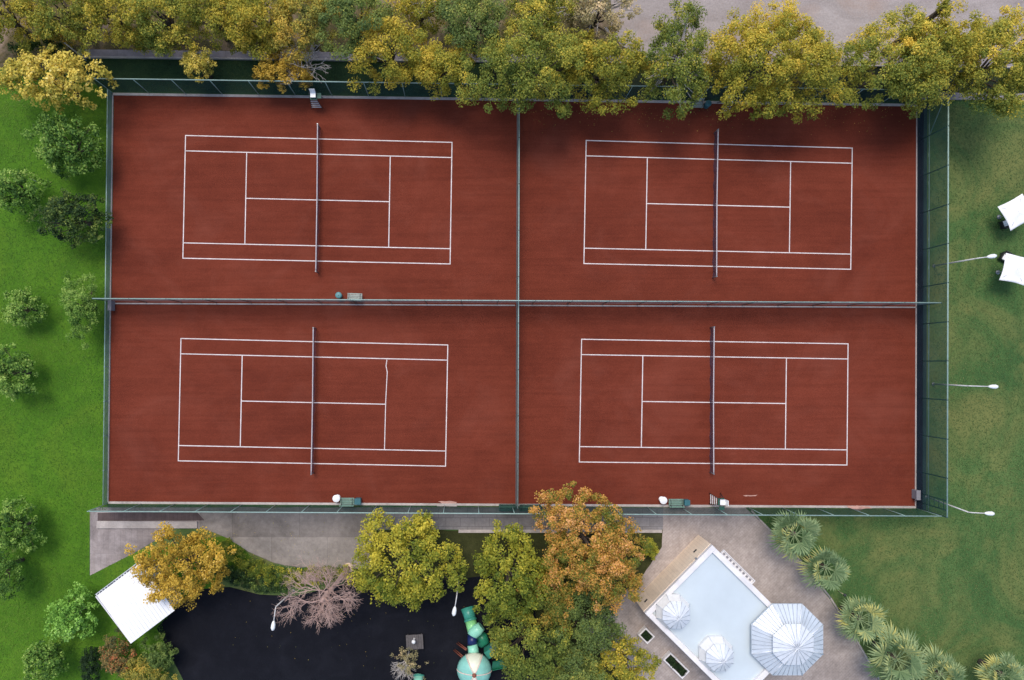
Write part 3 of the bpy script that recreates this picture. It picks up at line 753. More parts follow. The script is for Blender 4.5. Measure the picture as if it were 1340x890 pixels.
# --- palms
def palm(px, py, r, h, label, seed):
    rs = random.Random(seed)
    base = G(px, py, h + 0.2); base.z = 0
    t = thing('palm_tree', label, 'palm', base, 0, 'fan palms along the curved plaza edge')
    prof = []
    for k in range(15):
        z = h * k / 14
        prof.append((0.20 + 0.05 * (1 - k / 14) + (0.025 if k % 2 else 0), z))
    MB().lathe((0, 0, 0), prof, 12).build('trunk', 'bark', t)
    vs, tt, fs = [], [], []
    nf = rs.randint(18, 25)
    for i in range(nf):
        az = i * 2.39996 + rs.uniform(-.2, .2)
        el = R(58 - 82 * (i / nf) ** 0.85 + rs.uniform(-6, 6))
        d = Vector((math.cos(az) * math.cos(el), math.sin(az) * math.cos(el), math.sin(el)))
        side = Vector((-math.sin(az), math.cos(az), 0))
        nrm = d.cross(side)
        if nrm.z < 0: nrm = -nrm
        pl = r * rs.uniform(0.32, 0.56)
        fl = r * rs.uniform(0.50, 0.72)
        o = Vector((rs.gauss(0, 0.08), rs.gauss(0, 0.08), h))
        hub = o + d * pl + Vector((0, 0, -0.12 * pl * math.cos(el)))
        w = 0.025
        ft = 0.36 + 0.02 * seed + rs.gauss(0, 0.16) + (0.3 if i > nf - 6 else 0) + (0.14 if i < 5 else 0)
        b0 = len(vs); vs += [o - side * w, o + side * w, hub + side * w, hub - side * w]; fs.append((b0, b0 + 1, b0 + 2, b0 + 3)); tt.append(0.62)
        nb = 15
        for k in range(nb):
            a = R(-88 + 176 * k / (nb - 1)) + rs.gauss(0, 0.03)
            bd = (d * math.cos(a) + side * math.sin(a) + nrm * 0.10).normalized()
            bl = fl * (1.0 - 0.30 * (abs(a) / R(88)) ** 1.5) * rs.uniform(0.88, 1.08)
            bs = nrm.cross(bd).normalized() * (0.062 * r / 2)
            m = hub + bd * bl * 0.62
            e = hub + bd * bl + Vector((0, 0, -0.22 * bl * rs.uniform(0.5, 1.6)))
            lift = nrm * 0.02 * (1 if k % 2 else -1)
            b0 = len(vs)
            vs += [hub, m - bs + lift, m + bs + lift, e]
            fs += [(b0, b0 + 1, b0 + 2), (b0 + 1, b0 + 3, b0 + 2)]
            tv = ft + rs.gauss(0, 0.10)
            tt += [tv, tv + 0.06]
    me = bpy.data.meshes.new('crown'); me.from_pydata([tuple(v) for v in vs], [], fs); me.materials.append(M['leaf_palm'])
    at = me.attributes.new('tint', 'FLOAT', 'FACE'); at.data.foreach_set('value', np.clip(np.array(tt, dtype=np.float32), 0, 1))
    c = bpy.data.objects.new('crown', me); COL.objects.link(c); c.parent = t
palm(1041, 700, 2.35, 3.2, 'fan palm touching the bottom fence, first of the curve', 1)
palm(1082, 744, 2.15, 3.0, 'fan palm second along the curve beside the small garden light', 2)
palm(1127, 811, 2.15, 2.8, 'fan palm standing clear on both sides beside the plaza kerb', 3)
palm(1175, 863, 2.65, 3.2, 'largest fan palm where the kerb leaves the bottom edge', 4)
palm(1233, 884, 2.1, 2.6, 'fan palm cut by the bottom edge beside the largest one', 5)
palm(1314, 884, 2.1, 2.6, 'solitary fan palm in the bottom corner of the olive lawn', 6)

# --- fallen leaves
n = 420
pxs = rng.uniform(690, 1195, n); pys = 141 + rng.exponential(9, n) + (pxs - 690) * 0.0
pxs2 = rng.uniform(300, 640, 60); pys2 = 770 + rng.uniform(0, 110, 60)
pxs3 = rng.uniform(270, 480, 120); pys3 = 672 + rng.uniform(0, 60, 120)
cen = np.array([(*G2(a, b), 0.05) for a, b in zip(np.concatenate([pxs, pxs2, pxs3]), np.concatenate([pys, pys2, pys3]))])
nn = len(cen)
o = leaf_object('fallen_leaves', cen, np.array([[0, 0, 1.0]]) + rng.normal(0, 0.25, (nn, 3)), rng.uniform(0.04, 0.09, nn), rng.random(nn) * 0.7, 'leaf_amber', None)
tag(o, 'scattered small yellow fallen leaves on clay and paving', 'fallen leaves', None, 'stuff')

# --- short grass tufts that give the lawns their grain
LEAF_G = {'bright': [(0.1, (0.045, 0.120, 0.009)), (0.5, (0.075, 0.185, 0.011)), (0.9, (0.145, 0.265, 0.027))],
          'olive': [(0.1, (0.060, 0.110, 0.028)), (0.5, (0.080, 0.145, 0.040)), (0.9, (0.185, 0.215, 0.072))],
          'shade': [(0.1, (0.014, 0.036, 0.014)), (0.5, (0.028, 0.062, 0.022)), (0.9, (0.06, 0.10, 0.03))]}  # blades darkened to match the painted shade of the strip
for k_, v_ in LEAF_G.items(): M['leaf_grass_' + k_] = leaf_mat('leaf_grass_' + k_, v_, 0.2)
def inside(poly, x, y):
    r = np.zeros(len(x), bool); n = len(poly)
    for i in range(n):
        (x1, y1), (x2, y2) = poly[i], poly[(i + 1) % n]
        if y1 == y2: continue
        r ^= ((y1 > y) != (y2 > y)) & (x < (x2 - x1) * (y - y1) / (y2 - y1) + x1)
    return r
def grass(label, poly, per_m2, kind, tint=0.5):
    P_ = np.array(poly, float); lo, hi = P_.min(0), P_.max(0)
    n = int((hi[0] - lo[0]) * (hi[1] - lo[1]) / PPM ** 2 * per_m2)
    x = rng.uniform(lo[0], hi[0], n); y = rng.uniform(lo[1], hi[1], n)
    k = inside(poly, x, y); x, y = x[k], y[k]; n = len(x)
    wv = 0.22 * np.sin(x * 0.021 + 1) * np.sin(y * 0.017) + 0.16 * np.sin(x * 0.07 + y * 0.05) * np.sin(y * 0.06 - x * 0.03)
    keep = rng.random(n) < 0.75 + wv; x, y, wv = x[keep], y[keep], wv[keep]; n = len(x)
    cen = np.stack([(x - NX) / PPM, (NY - y) / PPM, rng.uniform(0.014, 0.034, n)], 1)
    o = leaf_object('grass', cen, np.array([[0, 0, 1.5]]) + rng.normal(0, 0.3, (n, 3)), rng.uniform(0.06, 0.16, n), tint + wv * 0.8 + rng.normal(0, 0.2, n), 'leaf_grass_' + kind, None, 0.4)
    tag(o, label, 'grass', None, 'stuff')
grass('short bright green grass blades left of the courts', [(-20, 95), (60, 95), (150, 118), (140, 667), (116, 668), (116, 754), (172, 724), (285, 706), (300, 730), (212, 815), (238, 910), (-20, 910)], 130, 'bright')
grass('short olive grass blades on the lawn right of the courts', [(1216, 131), (1362, 131), (1362, 910), (1162, 910), (1118, 826), (1091, 783), (1056, 738), (1018, 700), (990, 672), (1216, 676)], 95, 'olive')
grass('short grass blades with painted shade on the strip under the tree row', [(105, 78), (640, 84), (640, 124), (140, 118)], 110, 'shade')

# ------------------------------------------------------------------ white building
hb = 3.6
Tt, Lt = Vector(G2(932.5, 713.5, hb)), Vector(G2(844, 803, hb))
u = (Tt - Lt); wid = u.length; u.normalize()
ln_dir = Vector((84, -77)).normalized()
v = ln_dir - u * ln_dir.dot(u); v.normalize()
LEN = 11.0
bo = Lt
rzb = math.atan2(v.y, v.x)       # local x = along v (towards lower right), local y = along u
bld = thing('building', 'white flat roofed building with stone side and octagonal metal roofs', 'building', (bo.x, bo.y, 0), rzb)
def loc(px, py, z):              # photo point at height z in building frame
    p = Vector(G2(px, py, z)) - bo
    return (p.dot(v), p.dot(u) if True else 0)
W = wid
sgn = 1 if (v.x * u.y - v.y * u.x) > 0 else -1
def YY(y): return y * sgn
def bbox(mb, x0, x1, y0, y1, z0, z1):
    ya, yb = sorted((YY(y0), YY(y1)))
    mb.prism([(x0, ya), (x1, ya), (x1, yb), (x0, yb)], z0, z1)
P_ = 0.46
wl = MB(); bbox(wl, 0.12, LEN - 0.12, 0.12, W - 0.12, -0.05, 3.15); wl.build('wall', 'white_paint', bld)
sw = MB(); bbox(sw, -0.02, 0.118, 0.0, W, -0.05, 3.1); sw.build('stone_cladding', 'stone', bld)
rf = MB(); bbox(rf, P_, LEN - P_, P_, W - P_, 3.152, 3.30); rf.build('roof', 'roof_blue', bld)
pr = MB()
bbox(pr, 0, P_ - 0.003, 0, W, 3.155, hb); bbox(pr, LEN - P_ + 0.003, LEN, 0, W, 3.155, hb)
bbox(pr, P_, LEN - P_, 0, P_ - 0.003, 3.155, hb - 0.003); bbox(pr, P_, LEN - P_, W - P_ + 0.003, W, 3.155, hb - 0.003)
bevel(pr.build('parapet', 'parapet', bld), 0.05, 3)
# windows and door on the stone side, awning on the long side
for y0 in (0.55, 6.6):
    w_ = MB(); bbox(w_, -0.06, -0.022, y0, y0 + 0.35, 1.9, 2.1); wo = w_.build('vent', 'dark_metal', bld)
aw = MB(); 
bbox(aw, 1.35, 5.1, W - 0.10, W + 0.46, 2.55, 2.62)
bbox(aw, 1.35, 5.1, W + 0.40, W + 0.46, 2.623, 2.78)
bbox(aw, 1.35, 1.41, W - 0.10, W + 0.397, 2.623, 2.78); bbox(aw, 5.04, 5.1, W - 0.10, W + 0.397, 2.623, 2.78)
awo = aw.build('awning', 'parapet', bld)
sl = MB()
for k in range(9): bbox(sl, 1.55 + k * 0.39, 1.72 + k * 0.39, W + 0.14, W + 0.30, 2.623, 2.70)
sl.build('slot', 'grey_box', awo)
dr = MB(); bbox(dr, 6.0, 7.0, W - 0.117, W - 0.06, 0.02, 2.1); dro = dr.build('door', 'glass_blue', bld)
hd = MB(); bbox(hd, 6.1, 6.14, W - 0.058, W - 0.01, 0.95, 1.2); hd.build('handle', 'steel', dro)
# roof hatch drains
for (px, py) in ((911, 731), (1007, 805)):
    x, y = loc(px, py, 3.35)
    MB().lathe((x, YY(y), 3.3), [(0.10, 0.0), (0.09, 0.06), (0.03, 0.09)], 10).build('roof_vent', 'steel', bld)
def oct_ring(r, z, a0): return [(r * math.cos(a0 + k * PI / 4), r * math.sin(a0 + k * PI / 4), z) for k in range(8)]
def oct_roof(mb, c, r0, z0, r1, z1, a0, mi=0, cap=True):
    A, B = oct_ring(r0, z0, a0), oct_ring(r1, z1, a0)
    vs = [(c[0] + x, c[1] + y, z) for x, y, z in A + B]
    fs = [(k, (k + 1) % 8, 8 + (k + 1) % 8, 8 + k) for k in range(8)]
    if cap: fs += [tuple(range(8, 16)), tuple(reversed(range(8)))]
    mb.add(vs, fs, mi)
def seams(c, r0, z0, r1, z1, a0, parent, per=5, hip=0.055, thin=0.022):
    A, B = oct_ring(r0, z0, a0), oct_ring(r1, z1, a0)
    C = Vector((c[0], c[1], 0)); up = Vector((0, 0, 0.012))
    hp, jt = MB(), MB()
    for k in range(8):
        a, a2, b, b2 = Vector(A[k]), Vector(A[(k + 1) % 8]), Vector(B[k]), Vector(B[(k + 1) % 8])
        hp.tube([C + a + up, C + b + up], hip, 6)
        for j in range(1, per):
            q = j / per
            jt.tube([C + a.lerp(a2, q) + up, C + b.lerp(b2, q) + up], thin, 5)
    hp.build('hip', 'zinc_seam', parent)
    if per > 1: jt.build('seam', 'zinc_joint', parent)
a0w = -rzb + R(22.5)            # flat sides square with the photograph
# corner pavilion
cx, cy = loc(1031, 837.5, 4.0); cc_ = (cx, YY(cy))
mb = MB(); oct_roof(mb, cc_, 1.5, -0.05, 1.5, 3.9, a0w); pav = mb.build('pavilion_wall', 'panel_white', bld)
mb = MB()
for k in range(8):
    an = a0w + PI / 4 * k + PI / 8; ap = 1.5 * math.cos(PI / 8) + 0.02
    mb.box((cc_[0] + ap * math.cos(an), cc_[1] + ap * math.sin(an), 1.6), (0.05, 0.8, 2.3), an)
mb.build('pavilion_window', 'glass_blue', bld)
mb = MB(); oct_roof(mb, cc_, 3.22, 3.92, 1.58, 4.72, a0w); oct_roof(mb, cc_, 3.24, 3.80, 3.24, 3.917, a0w); sk = mb.build('lower_roof', 'zinc', bld)
seams(cc_, 3.22, 3.92, 1.58, 4.72, a0w, sk, 6)
mb = MB(); oct_roof(mb, cc_, 1.56, 4.722, 1.56, 4.95, a0w); mb.build('lantern_wall', 'panel_white', bld)
mb = MB(); oct_roof(mb, cc_, 1.82, 4.953, 0.03, 5.7, a0w); uc = mb.build('upper_roof', 'zinc_pale', bld)
seams(cc_, 1.82, 4.953, 0.03, 5.7, a0w, uc, 3, 0.04, 0.018)
for (px, py) in ((880, 799), (936, 854)):
    x, y = loc(px, py, 3.6); c2 = (x, YY(y))
    mb = MB(); oct_roof(mb, c2, 1.48, 3.302, 1.48, 3.75, a0w); mb.build('skylight_kerb', 'panel_white', bld)
    mb = MB(); oct_roof(mb, c2, 1.52, 3.753, 1.10, 4.35, a0w); sk = mb.build('skylight_skirt', 'panel_white', bld)
    seams(c2, 1.52, 3.753, 1.10, 4.35, a0w, sk, 1, 0.03)
    mb = MB(); oct_roof(mb, c2, 1.03, 4.353, 1.03, 4.65, a0w); mb.build('skylight_wall', 'glass_blue', bld)
    mb = MB(); oct_roof(mb, c2, 1.22, 4.653, 0.02, 5.5, a0w); cn = mb.build('skylight_roof', 'zinc_pale', bld)
    seams(c2, 1.22, 4.653, 0.02, 5.5, a0w, cn, 2, 0.03, 0.014)

# planters on the plaza
def planter(label, px, py, L, Wd, rz, seed):
    p = G(px, py, 0.5); p.z = 0.02
    t = thing('planter', label, 'planter', p, rz, 'white planters beside the building')
    mb = MB(); w = 0.13
    for c, d in (((0, Wd / 2 - w / 2, .27), (L, w, .54)), ((0, -Wd / 2 + w / 2, .27), (L, w, .54)), ((L / 2 - w / 2, 0, .268), (w, Wd - 2 * w - .004, .536)), ((-L / 2 + w / 2, 0, .268), (w, Wd - 2 * w - .004, .536))):
        mb.box(c, d)
    bevel(mb.build('box', 'parapet', t), 0.015)
    MB().box((0, 0, 0.2), (L - 2 * w - .01, Wd - 2 * w - .01, 0.38)).build('soil', 'soil', t)
    k = int(L * Wd * 40)
    cc = np.stack([rng.uniform(-L / 2 + .22, L / 2 - .22, k), rng.uniform(-Wd / 2 + .22, Wd / 2 - .22, k), rng.uniform(.42, .7, k)], 1)
    leaf_object('shrubbery', *clumps_to_leaves(cc, np.full(k, 0.15), 40, 0.08, 0.4, 0.25), 'leaf_hedge_dark', t)
dl = math.atan2(v.y, v.x)
planter('small square white planter with dark shrub beside the building', 846, 832, 1.15, 0.95, dl, 1)
planter('long white planter with dark hedge beside the building', 885, 871, 2.4, 0.95, dl, 2)

# ------------------------------------------------------------------ white shed
hs = 3.0
q = [Vector(G2(*p, hs)) for p in ((175.5, 730), (125, 780.5), (171.5, 842), (222, 791.5))]
so = q[1]; ex = q[2] - q[1]; ey = q[0] - q[1]; Lx, Ly = ex.length, ey.length
rz = math.atan2(ex.y, ex.x)
sh = thing('shed', 'white metal roofed shed under the golden tree', 'shed', (so.x, so.y, 0), rz)
mb = MB(); mb.prism([(0.3, 0.3), (Lx - 0.3, 0.3), (Lx - 0.3, Ly - 0.3), (0.3, Ly - 0.3)], -0.05, 2.55); mb.build('wall', 'parapet', sh)
mb = MB()
def rzz(x): return 2.62 + 0.38 * (x / Lx)
vs = [(0, 0, 2.62), (Lx, 0, 2.9), (Lx, Ly, 2.9), (0, Ly, 2.62), (0, 0, 2.74), (Lx, 0, 3.02), (Lx, Ly, 3.02), (0, Ly, 2.74)]
mb.add(vs, [(0, 3, 2, 1), (4, 5, 6, 7), (0, 1, 5, 4), (1, 2, 6, 5), (2, 3, 7, 6), (3, 0, 4, 7)])
for k in range(1, 14):
    y = Ly * k / 14
    mb.tube([(0.02, y, 2.75), (Lx - 0.02, y, 3.03)], 0.013, 4)
mb.build('roof', 'roof_white', sh)
mb = MB(); mb.box((-0.08, Ly / 2, 2.72), (0.14, Ly + 0.1, 0.03)); mb.box((-0.15, Ly / 2, 2.77), (0.03, Ly + 0.1, 0.12)); mb.build('gutter', 'white_paint', sh)
mb = MB()
for k in range(16): mb.box((-0.05, Ly * (k + .5) / 16, 2.745), (0.08, Ly / 16 * random.uniform(.5, .95), 0.015))
mb.build('gutter_debris', 'dark_metal', sh)
mb = MB(); mb.box((Lx / 2, -0.035, 2.78), (Lx, 0.06, 0.35), 0, 0); mb.build('fascia', 'parapet', sh)
MB().box((Lx * 0.5, Ly - 0.28, 1.05), (1.0, 0.05, 2.1)).build('door', 'grey_box', sh)

# ------------------------------------------------------------------ lamps
gl_ = 'white street lamps'
def lamp(label, base_px, bend_px, head_px, hz, group):
    b = G(*base_px); p1 = G(*bend_px, hz) - b; p2 = G(*head_px, hz + 0.15) - b
    t = thing('street_lamp', label, 'street lamp', b, 0, group)
    hd = (p2 - p1); hd.z = 0; hd.normalize()
    MB().lathe((0, 0, 0), [(0.16, -0.02), (0.15, 0.05), (0.09, 0.09)], 12).build('base_plate', 'steel', t)
    MB().tube([(0, 0, 0), p1 * 0.5, p1 - Vector((0, 0, 0.05))], [0.075, 0.06, 0.05], 10).build('pole', 'pole_white', t)
    MB().tube([p1 - Vector((0, 0, 0.08)), p1 + hd * 0.15 + Vector((0, 0, 0.08)), p2 - hd * 0.3], [0.05, 0.045, 0.04], 10).build('arm', 'pole_white', t)
    # luminaire: a tapered cobra head
    pts = [p2 - hd * 0.42, p2 - hd * 0.32, p2 - hd * 0.1, p2 + hd * 0.18, p2 + hd * 0.34, p2 + hd * 0.40]
    MB().tube(pts, [0.05, 0.11, 0.17, 0.18, 0.11, 0.02], 14).build('lamp_head', 'lamp_white', t)
lamp('white street lamp beside the two white parasols', (1222, 348), (1276, 338.5), (1298, 335.5), 5.0, gl_)
lamp('white street lamp standing alone halfway down the tall fence', (1221, 502.5), (1266, 505), (1300, 506), 4.6, gl_)
lamp('white street lamp at the bottom corner gate of the tall fence', (1212, 650), (1268, 670.5), (1295, 672), 5.2, gl_)
lamp('white playground lamp among the twigs of the bare tree', (384, 773), (361, 794), (357.5, 819), 5.2, 'white playground lamps')
lamp('white playground lamp straight above the green slide', (600.5, 755), (598, 778), (594.5, 800), 4.8, 'white playground lamps')

p0 = G(113, 79)
t = thing('post', 'thin pale grey post at the start of the concrete path', 'post', p0)
MB().tube([(0, 0, -0.02), (0, 0, 3.25)], [0.06, 0.05], 10).build('shaft', 'pole_white', t)
MB().lathe((0, 0, 3.25), [(0.08, 0), (0.08, 0.05), (0.02, 0.1)], 10).build('cap', 'grey_box', t)
p0 = G(54, 240)
t = thing('stake', 'thin wooden stake beside a green tree on the bright lawn', 'stake', p0)
MB().tube([(0, 0, -0.02), (0, 0, 1.55)], [0.04, 0.035], 8).build('shaft', 'pole_white', t)
MB().box((0, 0, 1.3), (0.12, 0.06, 0.05)).build('tie', 'grey_box', t)
p0 = G(1097, 773.5)
t = thing('garden_light', 'small dark headed garden light between two palms', 'garden light', p0)
MB().tube([(0, 0, 0), (0, 0, 1.05)], 0.03, 8).build('post', 'cut_wood', t)
MB().lathe((0, 0, 1.03), [(0.10, 0), (0.15, 0.06), (0.12, 0.14), (0.03, 0.18)], 12).build('lamp_head', 'dark_metal', t)

# ------------------------------------------------------------------ parasols and chairs on the lawn
def parasol(label, corners, group):
    zc = 1.95
    pts = [Vector(G2(*p, zc)) for p in corners]
    c = sum(pts, Vector((0, 0))) / 4
    t = thing('parasol', label, 'parasol', (c.x, c.y, 0), 0, group)
    vs, fs = [], []
    N = 10; lp = [p - c for p in pts]
    apex = Vector((0, 0, 2.24))
    ring = []
    for k in range(4):
        a, b = lp[k], lp[(k + 1) % 4]
        for j in range(N):
            s = j / N
            e = a.lerp(b, s); sag = 1 - 0.05 * math.sin(PI * s)
            ring.append((Vector((e.x * sag, e.y * sag, zc + 0.10 * math.sin(PI * s))), s))
    T = 7; n = len(ring)
    for i in range(1, T + 1):
        f = i / T
        for e, s in ring:
            p = apex.lerp(e, f)
            p.z -= 0.05 * math.sin(PI * f)
            p.z += 0.03 * math.sin(s * 2 * PI + i) * f
            vs.append(tuple(p))
    vs.append(tuple(apex)); ai = len(vs) - 1
    for k in range(n): fs.append((ai, k, (k + 1) % n))
    for i in range(T - 1):
        for k in range(n):
            k2 = (k + 1) % n
            fs.append((i * n + k, (i + 1) * n + k, (i + 1) * n + k2, i * n + k2))
    mb = MB().add(vs, fs, 0, True)
    o = mb.build('canopy', 'fabric_white', t)
    so_ = o.modifiers.new('solid', 'SOLIDIFY'); so_.thickness = 0.012
    MB().tube([(0, 0, 0.05), (0, 0, 2.26)], 0.035, 10).build('pole', 'pole_white', t)
    MB().lathe((0, 0, 0), [(0.20, 0), (0.20, 0.05), (0.06, 0.09)], 18).build('base', 'steel', t)
    rb = MB()
    for p in lp: rb.tube([(0, 0, 2.16), (p.x * 0.98, p.y * 0.98, zc - 0.03)], 0.014, 5)
    rb.build('ribs', 'steel', t)
parasol('white square parasol on the lawn, the one nearer the tree row', [(1305, 270.7), (1337.5, 253.5), (1354, 285), (1322, 302.3)], 'white parasols')
parasol('white square parasol on the lawn beside the upper street lamp head', [(1316, 331), (1349, 338.5), (1340, 374), (1307, 366.5)], 'white parasols')
def armchair(label, px, py, rz):
    t = thing('armchair', label, 'armchair', G(px, py), rz, 'dark garden armchairs')
    for x in (-.33, .33):
        for y in (-.28, .28): MB().box((x, y, .09), (.06, .06, .18)).build('leg', 'rattan', t)
    bevel(MB().box((0, 0, .26), (.74, .64, .16)).build('seat', 'rattan', t))
    for x in (-.345, .345): bevel(MB().box((x, 0, .45), (.10, .66, .215)).build('armrest', 'rattan', t))
    bevel(MB().box((0, .34, .50), (.78, .09, .62), 0, 0, R(-8)).build('backrest', 'rattan', t))
    bevel(MB().box((0, -.02, .405), (.54, .50, .12)).build('cushion', 'fabric_white', t), 0.04)
armchair('dark armchair with white cushion under the parasol nearer the trees', 1311.5, 294, R(200))
armchair('dark armchair with white cushion under the parasol beside the lamp', 1311, 338, R(-30))

# ------------------------------------------------------------------ court furniture
def bench(label, px, py, L, mat, rz, group, zoff=0.0):
    t = thing('bench', label, 'bench', G(px, py) + Vector((0, 0, 0.03)), rz, group)
    st = MB()
    for k in range(4): st.box((0, -0.21 + 0.14 * k, 0.45), (L, 0.115, 0.035))
    bevel(st.build('seat', mat, t), 0.008)
    bk = MB()
    for k in range(3): bk.box((0, 0.33 + 0.035 * k, 0.58 + 0.13 * k), (L, 0.03, 0.105), 0, 0, R(-15))
    bevel(bk.build('backrest', mat, t), 0.006)
    for x in (-L / 2 + 0.15, L / 2 - 0.15):
        f = MB(); f.box((x, -0.18, 0.215), (0.05, 0.05, 0.43)); f.box((x, 0.22, 0.215), (0.05, 0.05, 0.43)); f.box((x, 0.02, 0.415), (0.045, 0.44, 0.03))
        f.tube([(x, 0.24, 0.42), (x, 0.44, 0.95)], 0.022, 6)
        f.tube([(x, -0.2, 0.43), (x, -0.22, 0.66), (x, 0.32, 0.68)], 0.018, 6)
        f.build('leg', 'dark_metal', t)
    return t
gb = 'benches around the courts'
bench('weathered grey bench against the divider fence beside the round bin', 465.5, 388.5, 1.3, 'bench_grey', R(178), gb)
bench('green bench between the white round table and a square teal box, by the walkway', 455.5, 654, 1.25, 'bench_green', R(180), gb)
bench('green bench between white table and teal box near the umpire chair', 882.5, 655.5, 1.3, 'bench_green', R(180), gb)
bench('pale bench partly hidden under a sparse tree at the top fence', 909, 139.5, 1.2, 'bench_grey', R(-1), gb)
bench('dark green bench behind the fence left of the middle divider', 663.5, 663, 1.5, 'bench_dark_green', R(0), gb)
bench('dark green bench behind the fence right of the middle divider', 693, 663.5, 1.9, 'bench_dark_green', R(0), gb)

def round_table(label, px, py):
    t = thing('round_table', label, 'table', G(px, py, 0.7) * 1.0 + Vector((0, 0, -0.67)), 0, 'white round tables by the benches')
    MB().lathe((0, 0, 0.66), [(0.30, 0), (0.33, 0.015), (0.33, 0.04), (0.31, 0.055)], 28).build('tabletop', 'lamp_white', t)
    MB().tube([(0, 0, 0.03), (0, 0, 0.66)], 0.04, 10).build('stem', 'lamp_white', t)
    MB().lathe((0, 0, 0), [(0.24, 0), (0.23, 0.03), (0.06, 0.07)], 20).build('base', 'lamp_white', t)
round_table('small white round table left of the green bench by the walkway', 440, 652.5)
round_table('small white round table left of the green bench nearest the umpire chair', 868.3, 655)

def square_bin(label, px, py, w=0.5, hgt=0.65):
    t = thing('bin', label, 'bin', G(px, py) + Vector((0, 0, 0.03)), 0, 'square teal boxes')
    bevel(MB().box((0, 0, hgt / 2), (w, w, hgt)).build('body', 'bin_teal', t), 0.03)
    bevel(MB().box((0, 0, hgt + 0.025), (w + 0.05, w + 0.05, 0.045)).build('lid', 'bin_teal', t), 0.015)
    MB().box((0, -w / 2 - 0.03, hgt - 0.02), (0.16, 0.03, 0.03)).build('handle', 'dark_metal', t)
square_bin('square teal box right of the bench by the walkway', 469.5, 654.5)
square_bin('square teal box between the bench and the umpire chair', 896.3, 656, 0.44)
def round_bin(label, px, py, mat):
    t = thing('bin', label, 'bin', G(px, py) + Vector((0, 0, 0.03)), 0, 'round bins')
    MB().lathe((0, 0, 0), [(0.20, 0), (0.24, 0.06), (0.27, 0.68), (0.27, 0.70)], 24).build('body', mat, t)
    MB().lathe((0, 0, 0.702), [(0.285, 0), (0.285, 0.04), (0.20, 0.09), (0.05, 0.11)], 24).build('lid', mat, t)
    MB().tube([(-0.06, 0, 0.80), (-0.05, 0, 0.85), (0.05, 0, 0.85), (0.06, 0, 0.80)], 0.012, 6).build('handle', 'dark_metal', t)
round_bin('round teal bin left of the grey bench at the divider fence', 445, 387.5, 'bin_round')
round_bin('round dark bin under the trees beside the pale bench', 923.2, 139.5, 'bin_teal')

def umpire_chair(label, px, py, rz):
    t = thing('umpire_chair', label, 'umpire chair', G(px, py) + Vector((0, 0, 0.03)), rz, 'umpire chairs')
    for sx in (-1, 1):
        for sy in (-1, 1):
            MB().tube([(sx * .48, sy * .50, 0), (sx * .27, sy * .25, 1.55)], .03, 8).build('leg', 'dark_metal', t)
    MB().box((0, 0, 1.565), (.62, .58, .05)).build('platform', 'bench_dark_green', t)
    bevel(MB().box((0, .06, 1.80), (.48, .46, .07)).build('seat', 'lamp_white', t))
    for x in (-.2, .2): MB().box((x, .06, 1.68), (.04, .40, .17)).build('seat_support', 'dark_metal', t)
    bevel(MB().box((0, .33, 2.08), (.48, .05, .5), 0, 0, R(-8)).build('backrest', 'lamp_white', t))
    for x in (-.30, .30):
        MB().tube([(x, .26, 1.78), (x, .26, 2.05), (x, -.22, 2.05), (x, -.22, 1.6)], .018, 6).build('armrest', 'dark_metal', t)
    for k in range(4):
        z = .35 + .32 * k; f = z / 1.55
        MB().box((0, -(.50 - .25 * f) - .02, z), (.96 - .42 * f, .07, .03)).build('rung', 'pole_white', t)
    for sy in (-1, 1):
        z = .3; MB().tube([(-.46, sy * .455, z), (.46, sy * .455, z)], .018, 6).build('brace', 'dark_metal', t)
    MB().box((.52, .02, 1.70), (.34, .46, .03)).build('side_table', 'bench_dark_green', t)
umpire_chair('umpire chair with white seat beside the half bare orange bush', 415.5, 135.5, R(0))
umpire_chair('umpire chair with white seat above the plaza corner', 935, 652, R(-90))
umpire_chair('umpire chair half hidden by overhanging leaves beside the dark bin', 945, 142.5, R(0))

def cabinet(label, px, py, w, d, h):
    t = thing('cabinet', label, 'cabinet', G(px, py) + Vector((0, 0, 0.03)), 0, 'grey cabinets')
    bevel(MB().box((0, 0, h / 2), (w, d, h)).build('body', 'grey_box', t), 0.02)
    MB().box((0, 0, h + 0.02), (w + .06, d + .06, .035)).build('lid', 'grey_box', t)
    MB().box((w / 2 + .012, 0, h * .5), (.02, d * .85, h * .8)).build('door', 'grey_box', t)
cabinet('narrow grey cabinet under the left end of the divider fence', 149, 400.5, .26, .85, .7)
cabinet('narrow grey cabinet in the bottom corner by the gate', 1194.8, 646, .3, .8, .7)
# white board by the kerb and dust spills
p0 = G(585, 661.5)
t = thing('board', 'long whitish board lying under the bottom fence', 'board', (p0.x, p0.y, 0.03), R(-0.5))
bevel(MB().box((0, 0, .06), (1.75, .12, .05)).build('plank', 'kerb', t), 0.01)
for x in (-.7, .7): MB().box((x, 0, .015), (.1, .1, .035)).build('foot', 'kerb', t)
def spill(label, pts, z=0.036):
    return sheet('clay_dust', pts, z, 'clay_dust', label, 'clay dust', 0.06, 'stuff', 0.15)
spill('pale pink clay dust patch beside the white board', [(573, 656.5), (590, 655.6), (598, 657), (596, 659.4), (580, 659.6)])
spill('pale pink clay dust spilled through the bottom fence near the palms', [(1106, 662), (1120, 661), (1136, 662.5), (1140, 665), (1128, 666), (1122, 668), (1112, 666)], 0.115)
spill('thin clay dust streak on the court right of an umpire chair', [(972, 648.6), (985, 648), (991, 647.6), (988, 649.3), (976, 649.6)])

